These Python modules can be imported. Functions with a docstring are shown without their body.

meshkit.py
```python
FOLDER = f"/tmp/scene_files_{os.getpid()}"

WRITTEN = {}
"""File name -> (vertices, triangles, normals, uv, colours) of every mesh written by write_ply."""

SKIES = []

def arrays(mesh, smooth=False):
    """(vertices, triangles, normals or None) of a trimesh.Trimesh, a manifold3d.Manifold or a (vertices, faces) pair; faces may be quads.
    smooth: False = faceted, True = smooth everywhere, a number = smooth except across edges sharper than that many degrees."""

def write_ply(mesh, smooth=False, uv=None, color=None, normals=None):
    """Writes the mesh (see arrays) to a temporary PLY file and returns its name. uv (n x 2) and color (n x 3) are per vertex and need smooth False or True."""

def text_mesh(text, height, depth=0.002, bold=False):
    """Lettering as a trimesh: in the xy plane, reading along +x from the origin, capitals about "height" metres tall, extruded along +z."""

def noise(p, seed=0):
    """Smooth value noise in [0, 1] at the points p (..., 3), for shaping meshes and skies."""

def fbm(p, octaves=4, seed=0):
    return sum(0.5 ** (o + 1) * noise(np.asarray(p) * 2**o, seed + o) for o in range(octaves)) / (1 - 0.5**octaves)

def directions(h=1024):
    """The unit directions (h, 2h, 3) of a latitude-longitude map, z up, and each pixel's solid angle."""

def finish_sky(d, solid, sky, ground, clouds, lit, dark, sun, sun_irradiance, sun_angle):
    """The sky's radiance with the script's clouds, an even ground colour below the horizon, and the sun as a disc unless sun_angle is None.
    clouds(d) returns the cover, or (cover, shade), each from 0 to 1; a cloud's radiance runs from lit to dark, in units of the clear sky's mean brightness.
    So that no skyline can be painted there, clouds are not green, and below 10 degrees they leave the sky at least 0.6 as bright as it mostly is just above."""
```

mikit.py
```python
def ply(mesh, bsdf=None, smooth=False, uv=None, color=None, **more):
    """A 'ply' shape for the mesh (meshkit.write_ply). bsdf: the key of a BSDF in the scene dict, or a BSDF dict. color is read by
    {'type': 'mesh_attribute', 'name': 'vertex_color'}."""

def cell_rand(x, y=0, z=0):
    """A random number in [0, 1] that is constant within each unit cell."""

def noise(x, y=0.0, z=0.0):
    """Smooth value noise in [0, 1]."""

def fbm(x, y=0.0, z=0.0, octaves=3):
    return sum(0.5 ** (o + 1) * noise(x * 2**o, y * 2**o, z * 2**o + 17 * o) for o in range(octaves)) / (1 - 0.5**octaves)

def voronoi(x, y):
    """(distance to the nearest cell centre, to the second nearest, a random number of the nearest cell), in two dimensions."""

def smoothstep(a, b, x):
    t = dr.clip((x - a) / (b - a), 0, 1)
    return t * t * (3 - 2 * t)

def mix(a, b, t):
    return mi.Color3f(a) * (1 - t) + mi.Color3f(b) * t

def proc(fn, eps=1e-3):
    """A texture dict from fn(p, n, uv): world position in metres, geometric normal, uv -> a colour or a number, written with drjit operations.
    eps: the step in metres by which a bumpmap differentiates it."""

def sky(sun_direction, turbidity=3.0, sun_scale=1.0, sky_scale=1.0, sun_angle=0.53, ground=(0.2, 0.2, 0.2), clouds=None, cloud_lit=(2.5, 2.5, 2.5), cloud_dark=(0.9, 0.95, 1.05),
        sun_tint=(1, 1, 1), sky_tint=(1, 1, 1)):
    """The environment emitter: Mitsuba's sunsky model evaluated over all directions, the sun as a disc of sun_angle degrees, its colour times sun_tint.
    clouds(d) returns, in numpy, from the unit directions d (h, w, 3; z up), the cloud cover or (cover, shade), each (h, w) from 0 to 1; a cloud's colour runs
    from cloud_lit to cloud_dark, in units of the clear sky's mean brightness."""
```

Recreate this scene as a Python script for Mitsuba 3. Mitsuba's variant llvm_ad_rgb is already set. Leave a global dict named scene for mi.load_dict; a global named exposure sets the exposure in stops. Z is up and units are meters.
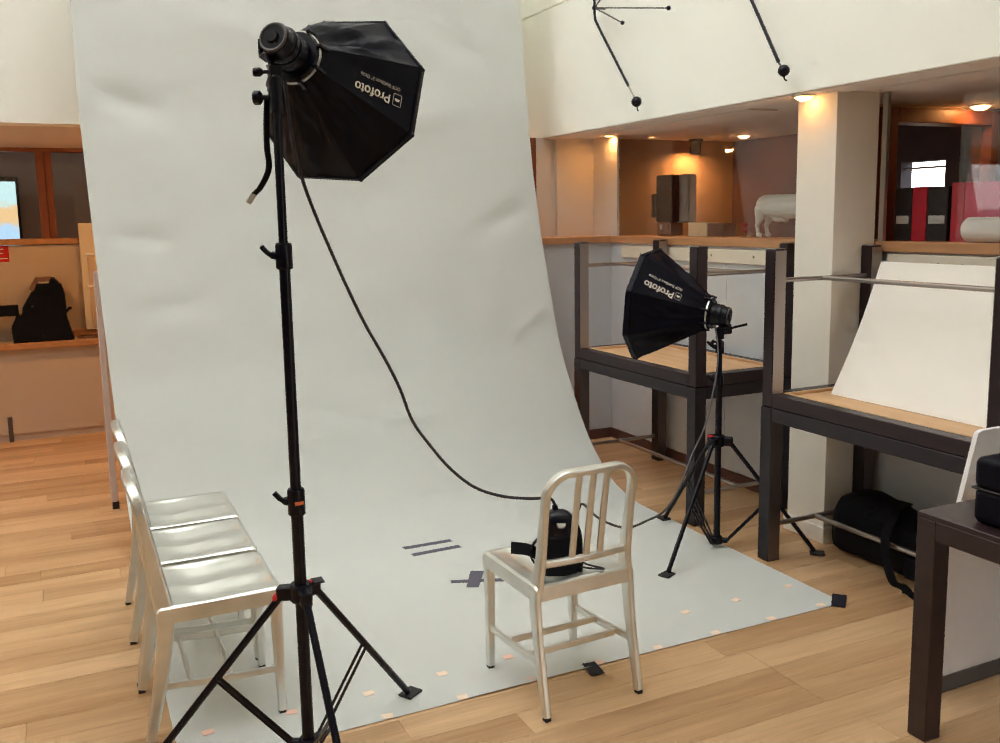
import math
import numpy as np, trimesh, manifold3d as m3
import drjit as dr, mitsuba as mi
import mikit, meshkit
from mikit import proc, noise, fbm, cell_rand, smoothstep, mix

T = mi.ScalarTransform4f
scene, labels = {}, {}

# ------------------------------------------------------------------ camera, sky, exposure
FPX = 925.96
eye, fwd, upv = np.array([0, 0, 1.69]), np.array([0.42372, 0.89463, -0.14173]), np.array([0.0758, 0.1205, 0.98981])
scene['camera'] = {
    'type': 'perspective', 'fov': math.degrees(2 * math.atan(500 / FPX)), 'fov_axis': 'x',
    'principal_point_offset_x': -5.9 / 1000, 'principal_point_offset_y': 21.74 / 743,
    'near_clip': 0.05, 'far_clip': 200.0,
    'to_world': T().look_at(origin=eye.tolist(), target=(eye + fwd).tolist(), up=upv.tolist())}
exposure = 4.08
scene['sky'] = mikit.sky([-0.35, -0.5, 0.8], turbidity=4.0, sun_scale=0.0, sky_scale=1.0, ground=(0.3, 0.29, 0.27),
                         clouds=lambda d: (np.full(d.shape[:2], 0.93), 0.35 * meshkit.fbm(d * 2.5, 3, 5)),
                         cloud_lit=(2.1, 2.1, 2.02), cloud_dark=(1.3, 1.3, 1.28))

# ------------------------------------------------------------------ helpers
def tag(key, label=None, category=None, group=None, kind=None):
    d = labels.setdefault(key, {})
    for k, v in (('label', label), ('category', category), ('group', group), ('kind', kind)):
        if v: d[k] = v

USED = set()
def fresh(name):
    k, i = name, 0
    while k in USED:
        i += 1; k = f'{name}_{i:03d}'
    USED.add(k)
    return k

def thing(name, label, category, group=None):
    k = fresh(name); tag(k, label, category, group)
    return k

def put(parent, name, mesh, bsdf, smooth=False, label=None, to_world=None, **kw):
    k = fresh(f'{parent}__{name}')
    d = mesh if isinstance(mesh, dict) else mikit.ply(mesh, bsdf, smooth=smooth, **kw)
    d = dict(d)
    if to_world is not None: d['to_world'] = to_world
    scene[k] = d
    if label: tag(k, label)
    return k

def solo(name, mesh, bsdf, label, category, group=None, smooth=False, kind=None, **kw):
    k = fresh(name); scene[k] = dict(mikit.ply(mesh, bsdf, smooth=smooth, **kw)); tag(k, label, category, group, kind)
    return k

def struct(name, mesh, bsdf, label=None, smooth=False, **kw):
    k = fresh(name); scene[k] = dict(mikit.ply(mesh, bsdf, smooth=smooth, **kw)); tag(k, label, kind='structure')
    return k

def cat(*ms):
    ms = [m for m in ms if m is not None]
    return trimesh.util.concatenate(ms)

def box(x0, x1, y0, y1, z0, z1, r=0.0):
    """box, its edges chamfered by r"""
    if r <= 0:
        b = trimesh.creation.box((x1 - x0, y1 - y0, z1 - z0)); b.apply_translation([(x0 + x1) / 2, (y0 + y1) / 2, (z0 + z1) / 2]); return b
    p = []
    for x, sx in ((x0, 1), (x1, -1)):
        for y, sy in ((y0, 1), (y1, -1)):
            for z, sz in ((z0, 1), (z1, -1)):
                p += [(x + sx * r, y + sy * r, z), (x + sx * r, y, z + sz * r), (x, y + sy * r, z + sz * r)]
    return trimesh.convex.convex_hull(np.array(p))

def frame_of(d):
    d = np.asarray(d, float); d = d / np.linalg.norm(d)
    a = np.cross(d, [0, 0, 1] if abs(d[2]) < 0.95 else [1, 0, 0]); a /= np.linalg.norm(a)
    return d, a, np.cross(a, d)

def bar(p0, p1, w, h, r=0.0, side=None):
    """rectangular bar from p0 to p1: w across, h in height"""
    p0, p1 = np.asarray(p0, float), np.asarray(p1, float)
    d, a, u = frame_of(p1 - p0)
    if side is not None:
        a = np.asarray(side, float); a = a - d * (a @ d); a /= np.linalg.norm(a); u = np.cross(a, d)
    L = np.linalg.norm(p1 - p0)
    b = box(-w / 2, w / 2, -h / 2, h / 2, 0, L, r)
    M = np.eye(4); M[:3, 0], M[:3, 1], M[:3, 2], M[:3, 3] = a, np.cross(d, a), d, p0
    b.apply_transform(M)
    return b

def curve(pts, n=8):
    """Catmull-Rom through the points"""
    P = np.asarray(pts, float); P = np.vstack([2 * P[0] - P[1], P, 2 * P[-1] - P[-2]])
    out = []
    for i in range(1, len(P) - 2):
        for t in np.arange(n) / n:
            a, b, c, d = P[i - 1], P[i], P[i + 1], P[i + 2]
            out.append(0.5 * (2 * b + (c - a) * t + (2 * a - 5 * b + 4 * c - d) * t * t + (3 * b - a - 3 * c + d) * t ** 3))
    return np.array(out + [P[-2]])

def sweep(path, prof, scale=None, side=None):
    """closed profile (n,2) swept along path, capped; side: direction of the profile's first axis"""
    path = np.asarray(path, float); prof = np.asarray(prof, float); n, m = len(path), len(prof)
    tang = np.gradient(path, axis=0); tang /= np.linalg.norm(tang, axis=1, keepdims=True)
    a = None; V = []
    for i in range(n):
        d = tang[i]
        if side is not None: a = np.asarray(side, float)
        elif a is None: a = frame_of(d)[1]
        a = a - d * (a @ d); a = a / np.linalg.norm(a); b = np.cross(d, a)
        s = 1.0 if scale is None else scale[i]
        s = np.broadcast_to(s, 2)
        V.append(path[i] + prof[:, :1] * s[0] * a + prof[:, 1:] * s[1] * b)
    V = np.vstack(V + [path[:1], path[-1:]])
    F = []
    for i in range(n - 1):
        for j in range(m):
            k = (j + 1) % m
            F += [(i * m + j, i * m + k, (i + 1) * m + k), (i * m + j, (i + 1) * m + k, (i + 1) * m + j)]
    for j in range(m):
        k = (j + 1) % m
        F += [(n * m, k, j), (n * m + 1, (n - 1) * m + j, (n - 1) * m + k)]
    return trimesh.Trimesh(V, F, process=False)

def ring_prof(r, n=12):
    t = np.arange(n) * 2 * np.pi / n
    return np.stack([np.cos(t), np.sin(t)], 1) * r

def rrect_prof(w, h, r, n=3):
    out = []
    for cx, cy, a0 in ((w / 2 - r, h / 2 - r, 0), (-w / 2 + r, h / 2 - r, 90), (-w / 2 + r, -h / 2 + r, 180), (w / 2 - r, -h / 2 + r, 270)):
        for k in range(n + 1):
            a = math.radians(a0 + 90 * k / n); out.append((cx + r * math.cos(a), cy + r * math.sin(a)))
    return np.array(out)

def tube(pts, r, n=12): return sweep(pts, ring_prof(r, n))
def rod(p0, p1, r, n=12): return tube(np.array([p0, p1], float), r, n)
def lathe(prof, n=32):
    """profile of (radius, height) about z"""
    prof = np.asarray(prof, float); t = np.arange(n) * 2 * np.pi / n; m = len(prof)
    V = np.array([[r * math.cos(a), r * math.sin(a), z] for a in t for r, z in prof]); F = []
    for i in range(n):
        k = (i + 1) % n
        for j in range(m - 1):
            F += [(i * m + j, k * m + j, k * m + j + 1), (i * m + j, k * m + j + 1, i * m + j + 1)]
    return trimesh.Trimesh(V, F, process=True)

def place(mesh, o, x=None, z=None):
    """moves a mesh: its z axis to z, its x axis towards x, its origin to o"""
    mesh = mesh.copy()
    z = np.asarray([0, 0, 1.0] if z is None else z, float); z = z / np.linalg.norm(z)
    x = np.asarray(frame_of(z)[1] if x is None else x, float); x = x - z * (x @ z); x /= np.linalg.norm(x)
    M = np.eye(4); M[:3, 0], M[:3, 1], M[:3, 2], M[:3, 3] = x, np.cross(z, x), z, o
    mesh.apply_transform(M)
    return mesh

def prism(poly, h0, h1, axis='y'):
    """polygon (in xz for axis y, in xy for axis z, in yz for axis x) extruded from h0 to h1"""
    from shapely.geometry import Polygon
    m = trimesh.creation.extrude_polygon(Polygon(poly), h1 - h0, engine='earcut'); v = m.vertices.copy()
    if axis == 'z': m.vertices = np.stack([v[:, 0], v[:, 1], v[:, 2] + h0], 1)
    elif axis == 'y': m.vertices = np.stack([v[:, 0], v[:, 2] + h0, v[:, 1]], 1); m.invert()
    else: m.vertices = np.stack([v[:, 2] + h0, v[:, 0], v[:, 1]], 1)
    m.fix_normals()
    return m

def spheres_hull(pairs, length=0.02, smooth=12):
    """one body from bones [(p0, r0, p1, r1), ...]"""
    body = None
    for p0, r0, p1, r1 in pairs:
        a = m3.Manifold.sphere(r0, 20).translate(tuple(p0)); b = m3.Manifold.sphere(r1, 20).translate(tuple(p1))
        h = m3.Manifold.batch_hull([a, b]); body = h if body is None else body + h
    body = body.refine_to_length(length); k = body.to_mesh()
    t = trimesh.Trimesh(k.vert_properties[:, :3], k.tri_verts); trimesh.smoothing.filter_taubin(t, iterations=smooth)
    return t

# ------------------------------------------------------------------ materials
def pr(color, rough=0.5, spec=0.5, **k):
    return {'type': 'twosided', 'bsdf': {'type': 'principled', 'base_color': color if isinstance(color, dict) else {'type': 'rgb', 'value': list(color)}, 'roughness': rough, 'specular': spec, **k}}
def mat(name, *a, **k): scene[name] = pr(*a, **k); return name

def wood_fn(c0, c1, c2):
    def fn(p, n, uv):
        r = uv.x; off = uv.y * 37.0
        g = fbm(p.x * 1.6 + off, p.y * 26.0 + off, p.z * 3.0, 3)
        big = fbm(p.x * 0.9 + off * 1.7, p.y * 7.0 - off, 0.0, 2)
        fine = noise(p.x * 9.0 + off, p.y * 210.0, 3.0)
        c = mix(c0, c1, dr.clip(r * 0.72 + 0.04 + (g - 0.5) * 0.6 + (big - 0.5) * 0.5, 0, 1))
        c = c * (0.93 + 0.14 * fine)
        kn = noise(p.x * 4.3 + off * 3.1, p.y * 15.0 + off, 7.7)
        return mix(c, c2, smoothstep(0.89, 0.965, kn) * 0.75)
    return fn
mat('oak_floor', proc(wood_fn((0.59, 0.385, 0.215), (0.37, 0.205, 0.095), (0.10, 0.045, 0.022))), rough=0.42, spec=0.4)
def tray_wood(p, n, uv):
    g = fbm(p.x * 30.0, p.y * 2.2, p.z * 30.0, 3)
    return mix((0.62, 0.40, 0.22), (0.47, 0.275, 0.135), g)
mat('tray_wood', proc(tray_wood), rough=0.5)
def ledge_wood(p, n, uv):
    g = fbm(p.x * 3.0 + p.y * 3.0, p.z * 40.0, p.x * 20.0, 3)
    return mix((0.56, 0.30, 0.15), (0.42, 0.20, 0.09), g)
mat('ledge_wood', proc(ledge_wood), rough=0.45)
def red_wood(p, n, uv):
    g = fbm(p.x * 18.0, p.y * 18.0, p.z * 2.0, 3)
    return mix((0.26, 0.085, 0.04), (0.15, 0.042, 0.02), g)
mat('mahogany', proc(red_wood), rough=0.4)
def dark_wood(p, n, uv):
    g = fbm(p.x * 4.0, p.y * 30.0, p.z * 30.0, 3)
    return mix((0.032, 0.015, 0.017), (0.018, 0.009, 0.011), g)
mat('dark_wood', proc(dark_wood), rough=0.35, spec=0.5)
def paper(p, n, uv):
    g = fbm(p.x * 1.1, p.y * 1.1, p.z * 1.1, 3); f = noise(p.x * 160.0, p.y * 160.0, p.z * 160.0)
    return mix((0.565, 0.588, 0.572), (0.592, 0.61, 0.585), g) * (0.985 + 0.03 * f)
mat('paper', proc(paper), rough=0.8, spec=0.15)
def plaster(p, n, uv):
    g = fbm(p.x * 0.8, p.y * 0.8, p.z * 0.8, 3)
    return mix((0.895, 0.905, 0.845), (0.875, 0.885, 0.82), g)
mat('white_paint', proc(plaster), rough=0.7, spec=0.2)
mat('column_paint', (0.80, 0.765, 0.69), rough=0.6, spec=0.3)
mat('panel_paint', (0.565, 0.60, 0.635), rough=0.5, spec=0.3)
mat('batten_paint', (0.72, 0.67, 0.56), rough=0.6)
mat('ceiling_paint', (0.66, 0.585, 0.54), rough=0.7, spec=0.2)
mat('tan_paint', (0.66, 0.43, 0.27), rough=0.7, spec=0.2)
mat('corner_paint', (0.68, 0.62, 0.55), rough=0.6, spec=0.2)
mat('left_room_paint', (0.24, 0.20, 0.19), rough=0.7)
mat('grey_paint', (0.50, 0.46, 0.41), rough=0.6)
mat('beige_panel', (0.60, 0.495, 0.40), rough=0.6)
mat('orange_wall', (0.40, 0.265, 0.18), rough=0.8)
mat('reflection_mauve', (0.15, 0.085, 0.085), rough=0.8)  # mauve stands in for the pale paper mirrored in the left pane
mat('dark_wall', (0.035, 0.028, 0.045), rough=0.7)
mat('baseboard_red', (0.10, 0.045, 0.038), rough=0.5)
mat('groove_dark', (0.10, 0.09, 0.085), rough=0.9)
mat('metal_dark', (0.042, 0.036, 0.042), rough=0.36, spec=0.6, metallic=0.8)
mat('metal_frame', (0.045, 0.031, 0.035), rough=0.36, spec=0.5, metallic=0.7)
mat('steel_side', (0.36, 0.31, 0.295), rough=0.38, metallic=0.85)
mat('steel_dull', (0.16, 0.135, 0.135), rough=0.4, metallic=0.8)
mat('metal_rod', (0.42, 0.38, 0.36), rough=0.3, metallic=0.9)
mat('screw_metal', (0.25, 0.23, 0.2), rough=0.4, metallic=0.8)
def alu(p, n, uv):
    g = noise(p.x * 30.0, p.y * 30.0, p.z * 30.0)
    return mix((0.76, 0.77, 0.735), (0.71, 0.72, 0.685), g)
mat('aluminium', proc(alu), rough=0.33, spec=0.5, metallic=0.86)
mat('rubber', (0.02, 0.018, 0.02), rough=0.7)
mat('black_fabric', (0.0016, 0.0019, 0.0075), rough=0.42, spec=0.13)
mat('black_plastic', (0.0022, 0.0024, 0.0075), rough=0.30, spec=0.24)
mat('black_satin', (0.0022, 0.0024, 0.0080), rough=0.28, spec=0.26)
mat('black_cloth', (0.0025, 0.0025, 0.005), rough=0.8, spec=0.2)
mat('cable_black', (0.012, 0.012, 0.02), rough=0.4)
mat('cable_grey', (0.06, 0.055, 0.06), rough=0.4)
mat('ring_silver', (0.55, 0.54, 0.50), rough=0.3, metallic=0.9)
mat('print_white', (0.68, 0.66, 0.60), rough=0.6)
mat('print_grey', (0.42, 0.41, 0.40), rough=0.6)
mat('diffuser_white', (0.85, 0.85, 0.83), rough=0.9)
mat('tag_red', (0.55, 0.02, 0.03), rough=0.35)
mat('mark_orange', (0.65, 0.16, 0.05), rough=0.5)
mat('tape_grey', (0.115, 0.11, 0.145), rough=0.7, spec=0.2)
mat('tape_black', (0.012, 0.012, 0.02), rough=0.6, spec=0.3)
mat('tape_pink', (0.82, 0.55, 0.45), rough=0.7)
mat('tape_peach', (0.86, 0.70, 0.56), rough=0.7)
mat('foam_white', (0.90, 0.875, 0.82), rough=0.6)
mat('board_white', (0.80, 0.79, 0.80), rough=0.5)
mat('grey_box', (0.30, 0.29, 0.28), rough=0.6)
mat('cream_box', (0.62, 0.53, 0.36), rough=0.7)
mat('brown_box', (0.16, 0.085, 0.06), rough=0.6)
mat('cow_white', (0.62, 0.62, 0.58), rough=0.5)
mat('flower_magenta', (0.42, 0.03, 0.12), rough=0.6)
mat('file_red', (0.40, 0.012, 0.03), rough=0.45)
mat('file_red_light', (0.55, 0.03, 0.09), rough=0.4)
mat('file_black', (0.012, 0.010, 0.012), rough=0.5)
mat('roll_white', (0.70, 0.69, 0.66), rough=0.5)
mat('pole_pale', (0.66, 0.58, 0.57), rough=0.5)
mat('sign_red', (0.55, 0.012, 0.02), rough=0.5)
mat('trim_steel', (0.50, 0.49, 0.47), rough=0.35, metallic=0.8)
mat('exterior_ochre', (0.60, 0.38, 0.18), rough=0.9)
mat('exterior_grey', (0.40, 0.42, 0.46), rough=0.9)
scene['pane_glass'] = {'type': 'thindielectric', 'int_ior': 1.27}

def lamp(name, parent, x, y, z, r, rgb, power, r_trim, flat=False):
    """round recessed downlight: trim ring and glowing disc"""
    put(parent, 'trim_ring', place(lathe([(r, 0.004), (r_trim, 0.004), (r_trim, -0.006), (r, -0.010), (r, 0.004)], 28), (x, y, z)), 'trim_steel', smooth=40)
    hd = r * (0.03 if flat else 0.55)
    dome = [(0.0, hd)] + [(r * 0.95 * math.sin(a), hd * math.cos(a)) for a in np.linspace(0.2, math.pi / 2, 7)]
    k = put(parent, 'bulb', place(lathe(dome[::-1], 24), (x, y, z - 0.004), z=(0, 0, -1)), 'foam_white', smooth=True)
    scene[k]['emitter'] = {'type': 'area', 'radiance': {'type': 'rgb', 'value': [c * power for c in rgb]}}

# ------------------------------------------------------------------ floor
rng = np.random.default_rng(7)
struct('floor', box(-4.2, 8, -4.2, 12, -0.06, -0.012), 'oak_floor', uv=None)
v = scene['floor']
PW = 0.1415
def plank(x0, x1, y0, y1):
    g = 0.0012; dz = rng.uniform(-0.0004, 0.0)
    m = box(x0 + g / 2, x1 - g / 2, y0 + g / 2, y1 - g / 2, -0.012, dz)
    put('floor', 'plank', m, 'oak_floor', uv=np.tile([rng.uniform(0, 1), rng.uniform(0, 1)], (len(m.vertices), 1)))
fixed = {0: 2.28, -1: 2.279, 1: 2.28, 2: 2.19}   # plank ends seen in front of the paper
for row in range(-8, 41):
    y0 = 2.402 + row * PW
    if y0 > 8.12: break
    x = -1.6 - rng.uniform(0, 1.2)
    ends = [x]
    while ends[-1] < 3.72: ends.append(ends[-1] + rng.uniform(0.9, 1.9))
    if row in fixed:
        i = int(np.argmin(np.abs(np.array(ends) - fixed[row]))); ends[i] = fixed[row]
    ends = [max(-1.6, e) for e in ends]; ends[-1] = 3.72
    for a, b in zip(ends[:-1], ends[1:]):
        if b - a > 0.12 and not (y0 > 5.97 and a > 3.6): plank(a, b, y0, y0 + PW)

# ------------------------------------------------------------------ shell of the atrium
ZT = 6.2
BX, BZ = 3.28, 2.268          # right upper wall: face and lower edge
struct('wall_right', cat(box(BX, BX + 0.2, -4.2, 6.8, BZ, 3.160), box(BX, BX + 0.2, -4.2, 6.8, 3.172, ZT), box(BX + 0.012, BX + 0.19, -4.2, 6.8, 3.1, 3.2)), 'white_paint', 'white upper wall with one thin horizontal joint')
struct('wall_back', cat(box(-4.2, 2.96, 6.4, 6.6, 2.30, ZT), box(2.90, 2.96, 6.6, 6.8, 2.38, ZT), box(2.90, BX, 6.8, 6.9, 2.38, ZT)), 'white_paint', 'white upper wall behind the hanging paper')
struct('wall_left', box(-4.4, -4.2, -4.4, 6.6, 2.27, ZT), 'white_paint')
struct('wall_left_low', box(-4.4, -4.2, -4.4, 8.6, -0.06, 2.27), 'dark_wood')  # unseen; dark colour stands in for the gloom of a low side alcove
struct('wall_front', box(-4.2, BX + 0.2, -4.4, -4.2, 2.3, ZT), 'grey_paint')
struct('wall_front_low', box(-4.2, BX + 0.2, -4.4, -4.2, -0.06, 2.3), 'dark_wood')  # unseen front walls, darkened to cut light on camera-facing sides
# glazed roof: ring of ceiling with an open skylight and its beams
sk = (-3.4, 2.7, 1.2, 5.7)
roof = [box(-4.2, sk[0], -4.2, 6.6, ZT, ZT + 0.2), box(sk[1], BX + 0.2, -4.2, 6.6, ZT, ZT + 0.2), box(sk[0], sk[1], -4.2, sk[2], ZT, ZT + 0.2), box(sk[0], sk[1], sk[3], 6.6, ZT, ZT + 0.2)]
for y in (2.7, 4.2): roof.append(box(sk[0], sk[1], y, y + 0.1, ZT, ZT + 0.25))
struct('ceiling', cat(*roof), 'white_paint')

# soffits below the upper walls
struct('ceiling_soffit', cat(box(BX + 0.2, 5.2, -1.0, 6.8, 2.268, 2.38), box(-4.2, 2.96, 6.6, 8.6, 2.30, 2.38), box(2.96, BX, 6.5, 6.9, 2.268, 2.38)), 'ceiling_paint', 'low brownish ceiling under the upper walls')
struct('trim_1', box(BX + 0.02, BX + 0.2, -1.0, 6.8, 2.260, 2.268), 'ceiling_paint')
for i, (y0, y1, x0, x1) in enumerate([(2.6, 3.3, 3.52, 3.95), (4.2, 5.7, 3.5, 3.72)]):
    put('ceiling_soffit', 'access_panel', box(x0, x1, y0, y1, 2.258, 2.268, 0.002), 'ceiling_paint')

# right wall below the ledge
WX = 3.72
struct('wall_right_low', cat(box(WX, WX + 0.06, -1.0, 4.62, -0.06, 1.49), box(WX, WX + 0.06, 4.624, 5.97, -0.06, 1.49)), 'panel_paint', 'white panelled low wall under the wooden ledge')
struct('wall_back_low', box(2.9, WX + 0.06, 5.97, 6.03, -0.06, 1.49), 'panel_paint', 'white low wall in the corner')
struct('wall_corner_return', box(2.86, 2.92, 6.03, 8.4, -0.06, 2.30), 'tan_paint')
struct('baseboard_right', box(WX - 0.012, WX, -1.0, 5.97, 0, 0.075, 0.003), 'baseboard_red', 'dark red skirting board')
struct('baseboard_back', box(2.9, WX - 0.012, 5.958, 5.97, 0, 0.075, 0.003), 'baseboard_red', 'dark red skirting board in the corner')
k = struct('trim_2', cat(box(WX - 0.022, WX, 3.74, 5.80, 1.385, 1.470, 0.003), box(WX - 0.022, WX, 1.2, 3.36, 1.395, 1.478, 0.003)), 'batten_paint', 'cream wooden battens screwed to the low wall')
for y, z in ((5.55, 1.42), (4.75, 1.43), (4.35, 1.43), (3.06, 1.437), (2.93, 1.437)):
    put('trim_2', 'screw', place(lathe([(0, 0.003), (0.006, 0.002), (0.007, 0)], 10), (WX - 0.022, y, z), z=(-1, 0, 0)), 'screw_metal')
# ledge: the long right piece in two lengths, and the corner piece
struct('trim_3', cat(box(3.695, 4.06, 3.72, 5.985, 1.488, 1.538, 0.003)), 'ledge_wood', 'wooden ledge under the left interior window')
struct('trim_4', cat(box(3.695, 4.06, -1.0, 3.44, 1.488, 1.538, 0.003)), 'ledge_wood', 'wooden ledge under the right interior window')
struct('trim_5', cat(box(2.9, 3.69, 5.945, 6.5, 1.488, 1.538, 0.003)), 'ledge_wood', 'wooden ledge in the corner')
# the walls above the corner ledge
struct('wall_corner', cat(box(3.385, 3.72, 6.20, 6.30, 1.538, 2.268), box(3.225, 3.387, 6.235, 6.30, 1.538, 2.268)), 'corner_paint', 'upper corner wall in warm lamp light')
struct('trim_6', box(3.05, 3.225, 6.23, 6.30, 1.538, 2.268), 'mahogany', 'reddish wooden post at the edge of the paper')
struct('pillar_corner', prism([(3.70, 5.862), (3.72, 5.862), (3.85, 6.09), (3.85, 6.20), (3.70, 6.20)], 1.538, 2.268, 'z'), 'corner_paint', 'jamb beside the left interior window')

# white column with its plinth
col = struct('column', cat(box(3.42, 3.70, 3.445, 3.712, 0, 2.268, 0.004)), 'column_paint', 'square white column between the interior windows')
put(col, 'plinth', box(3.405, 3.72, 3.43, 3.727, 0, 0.085, 0.004), 'column_paint')
put(col, 'corner_bead', box(3.415, 3.47, 3.440, 3.447, 0.085, 2.268, 0.001), 'column_paint')

# ------------------------------------------------------------------ the rooms behind the interior windows
struct('wall_side_back', box(3.851, 5.2, 6.16, 6.26, -0.06, 2.30), 'orange_wall', 'warm orange wall behind the left interior window')
struct('wall_side_far', cat(box(5.0, 5.1, 4.98, 6.16, -0.06, 2.30)), 'reflection_mauve', 'far wall behind the left interior window, tinted mauve for the paper reflection')
win = [box(5.0, 5.1, -1.0, 3.74, -0.06, 2.30), box(5.0, 5.1, 3.74, 4.98, -0.06, 1.50), box(5.0, 5.1, 3.74, 4.98, 2.0, 2.30),
       box(5.0, 5.1, 4.46, 4.98, 1.50, 2.0), box(5.0, 5.1, 3.96, 4.12, 1.50, 2.0), box(5.0, 5.1, 3.74, 3.80, 1.50, 2.0)]
struct('wall_side_dark', cat(*win), 'dark_wall', 'dark wall with two bright window openings')
struct('window_4', cat(box(5.03, 5.06, 4.12, 4.46, 1.955, 1.965), box(5.03, 5.06, 3.80, 3.96, 1.93, 1.95)), 'grey_paint')
# partition with the mahogany framed pane
struct('wall_partition', cat(box(3.74, 4.10, 3.80, 3.9, -0.06, 2.30), box(4.10, 5.0, 3.80, 3.9, -0.06, 1.44), box(4.10, 5.0, 3.80, 3.9, 2.25, 2.30)), 'orange_wall')
wf = struct('window_3', cat(box(4.08, 4.185, 3.76, 3.90, 1.44, 2.25, 0.004), box(4.94, 5.0, 3.76, 3.90, 1.44, 2.25, 0.004), box(4.185, 4.94, 3.76, 3.90, 2.17, 2.25, 0.004), box(4.185, 4.94, 3.76, 3.90, 1.44, 1.50, 0.004)), 'mahogany', 'mahogany frame of the inner window')
put(wf, 'pane', box(4.185, 4.94, 3.828, 3.83, 1.50, 2.17), 'pane_glass')
# panes above the ledges
w1 = struct('window_1', cat(box(3.832, 3.848, 6.055, 6.07, 1.538, 2.268), box(3.832, 3.848, 3.712, 3.727, 1.538, 2.268)), 'groove_dark', 'large interior window left of the column')
put(w1, 'pane', box(3.839, 3.841, 3.727, 6.055, 1.538, 2.268), 'pane_glass')
w2 = struct('window_2', cat(box(3.705, 3.725, 3.40, 3.43, 1.538, 2.268)), 'trim_steel', 'large interior window right of the column')
put(w2, 'pane', box(3.733, 3.737, -1.0, 3.00, 1.538, 2.268), 'pane_glass')
struct('wall_side_end', box(3.76, 5.2, -1.1, -1.0, -0.06, 2.30), 'orange_wall')

# ------------------------------------------------------------------ left alcove with counter
AY = 8.4
struct('wall_alcove', cat(box(-4.2, 2.92, AY, AY + 0.1, -0.06, 1.53)), 'beige_panel', 'beige wall panel between counter and ledge')
struct('trim_7', box(-4.2, 2.86, AY - 0.03, AY + 0.16, 1.535, 1.582, 0.003), 'ledge_wood', 'wooden ledge under the dark left window')
wl = struct('window_5', cat(box(-0.145, -0.085, AY, AY + 0.12, 1.582, 2.30, 0.003), box(-0.085, -0.03, AY + 0.03, AY + 0.09, 1.582, 2.30, 0.003), box(-4.2, 2.86, AY, AY + 0.1, 2.27, 2.30, 0.003)), 'mahogany', 'mahogany window post above the left ledge')
put(wl, 'pane', box(-4.2, -0.145, AY + 0.048, AY + 0.05, 1.582, 2.27), 'pane_glass')
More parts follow.
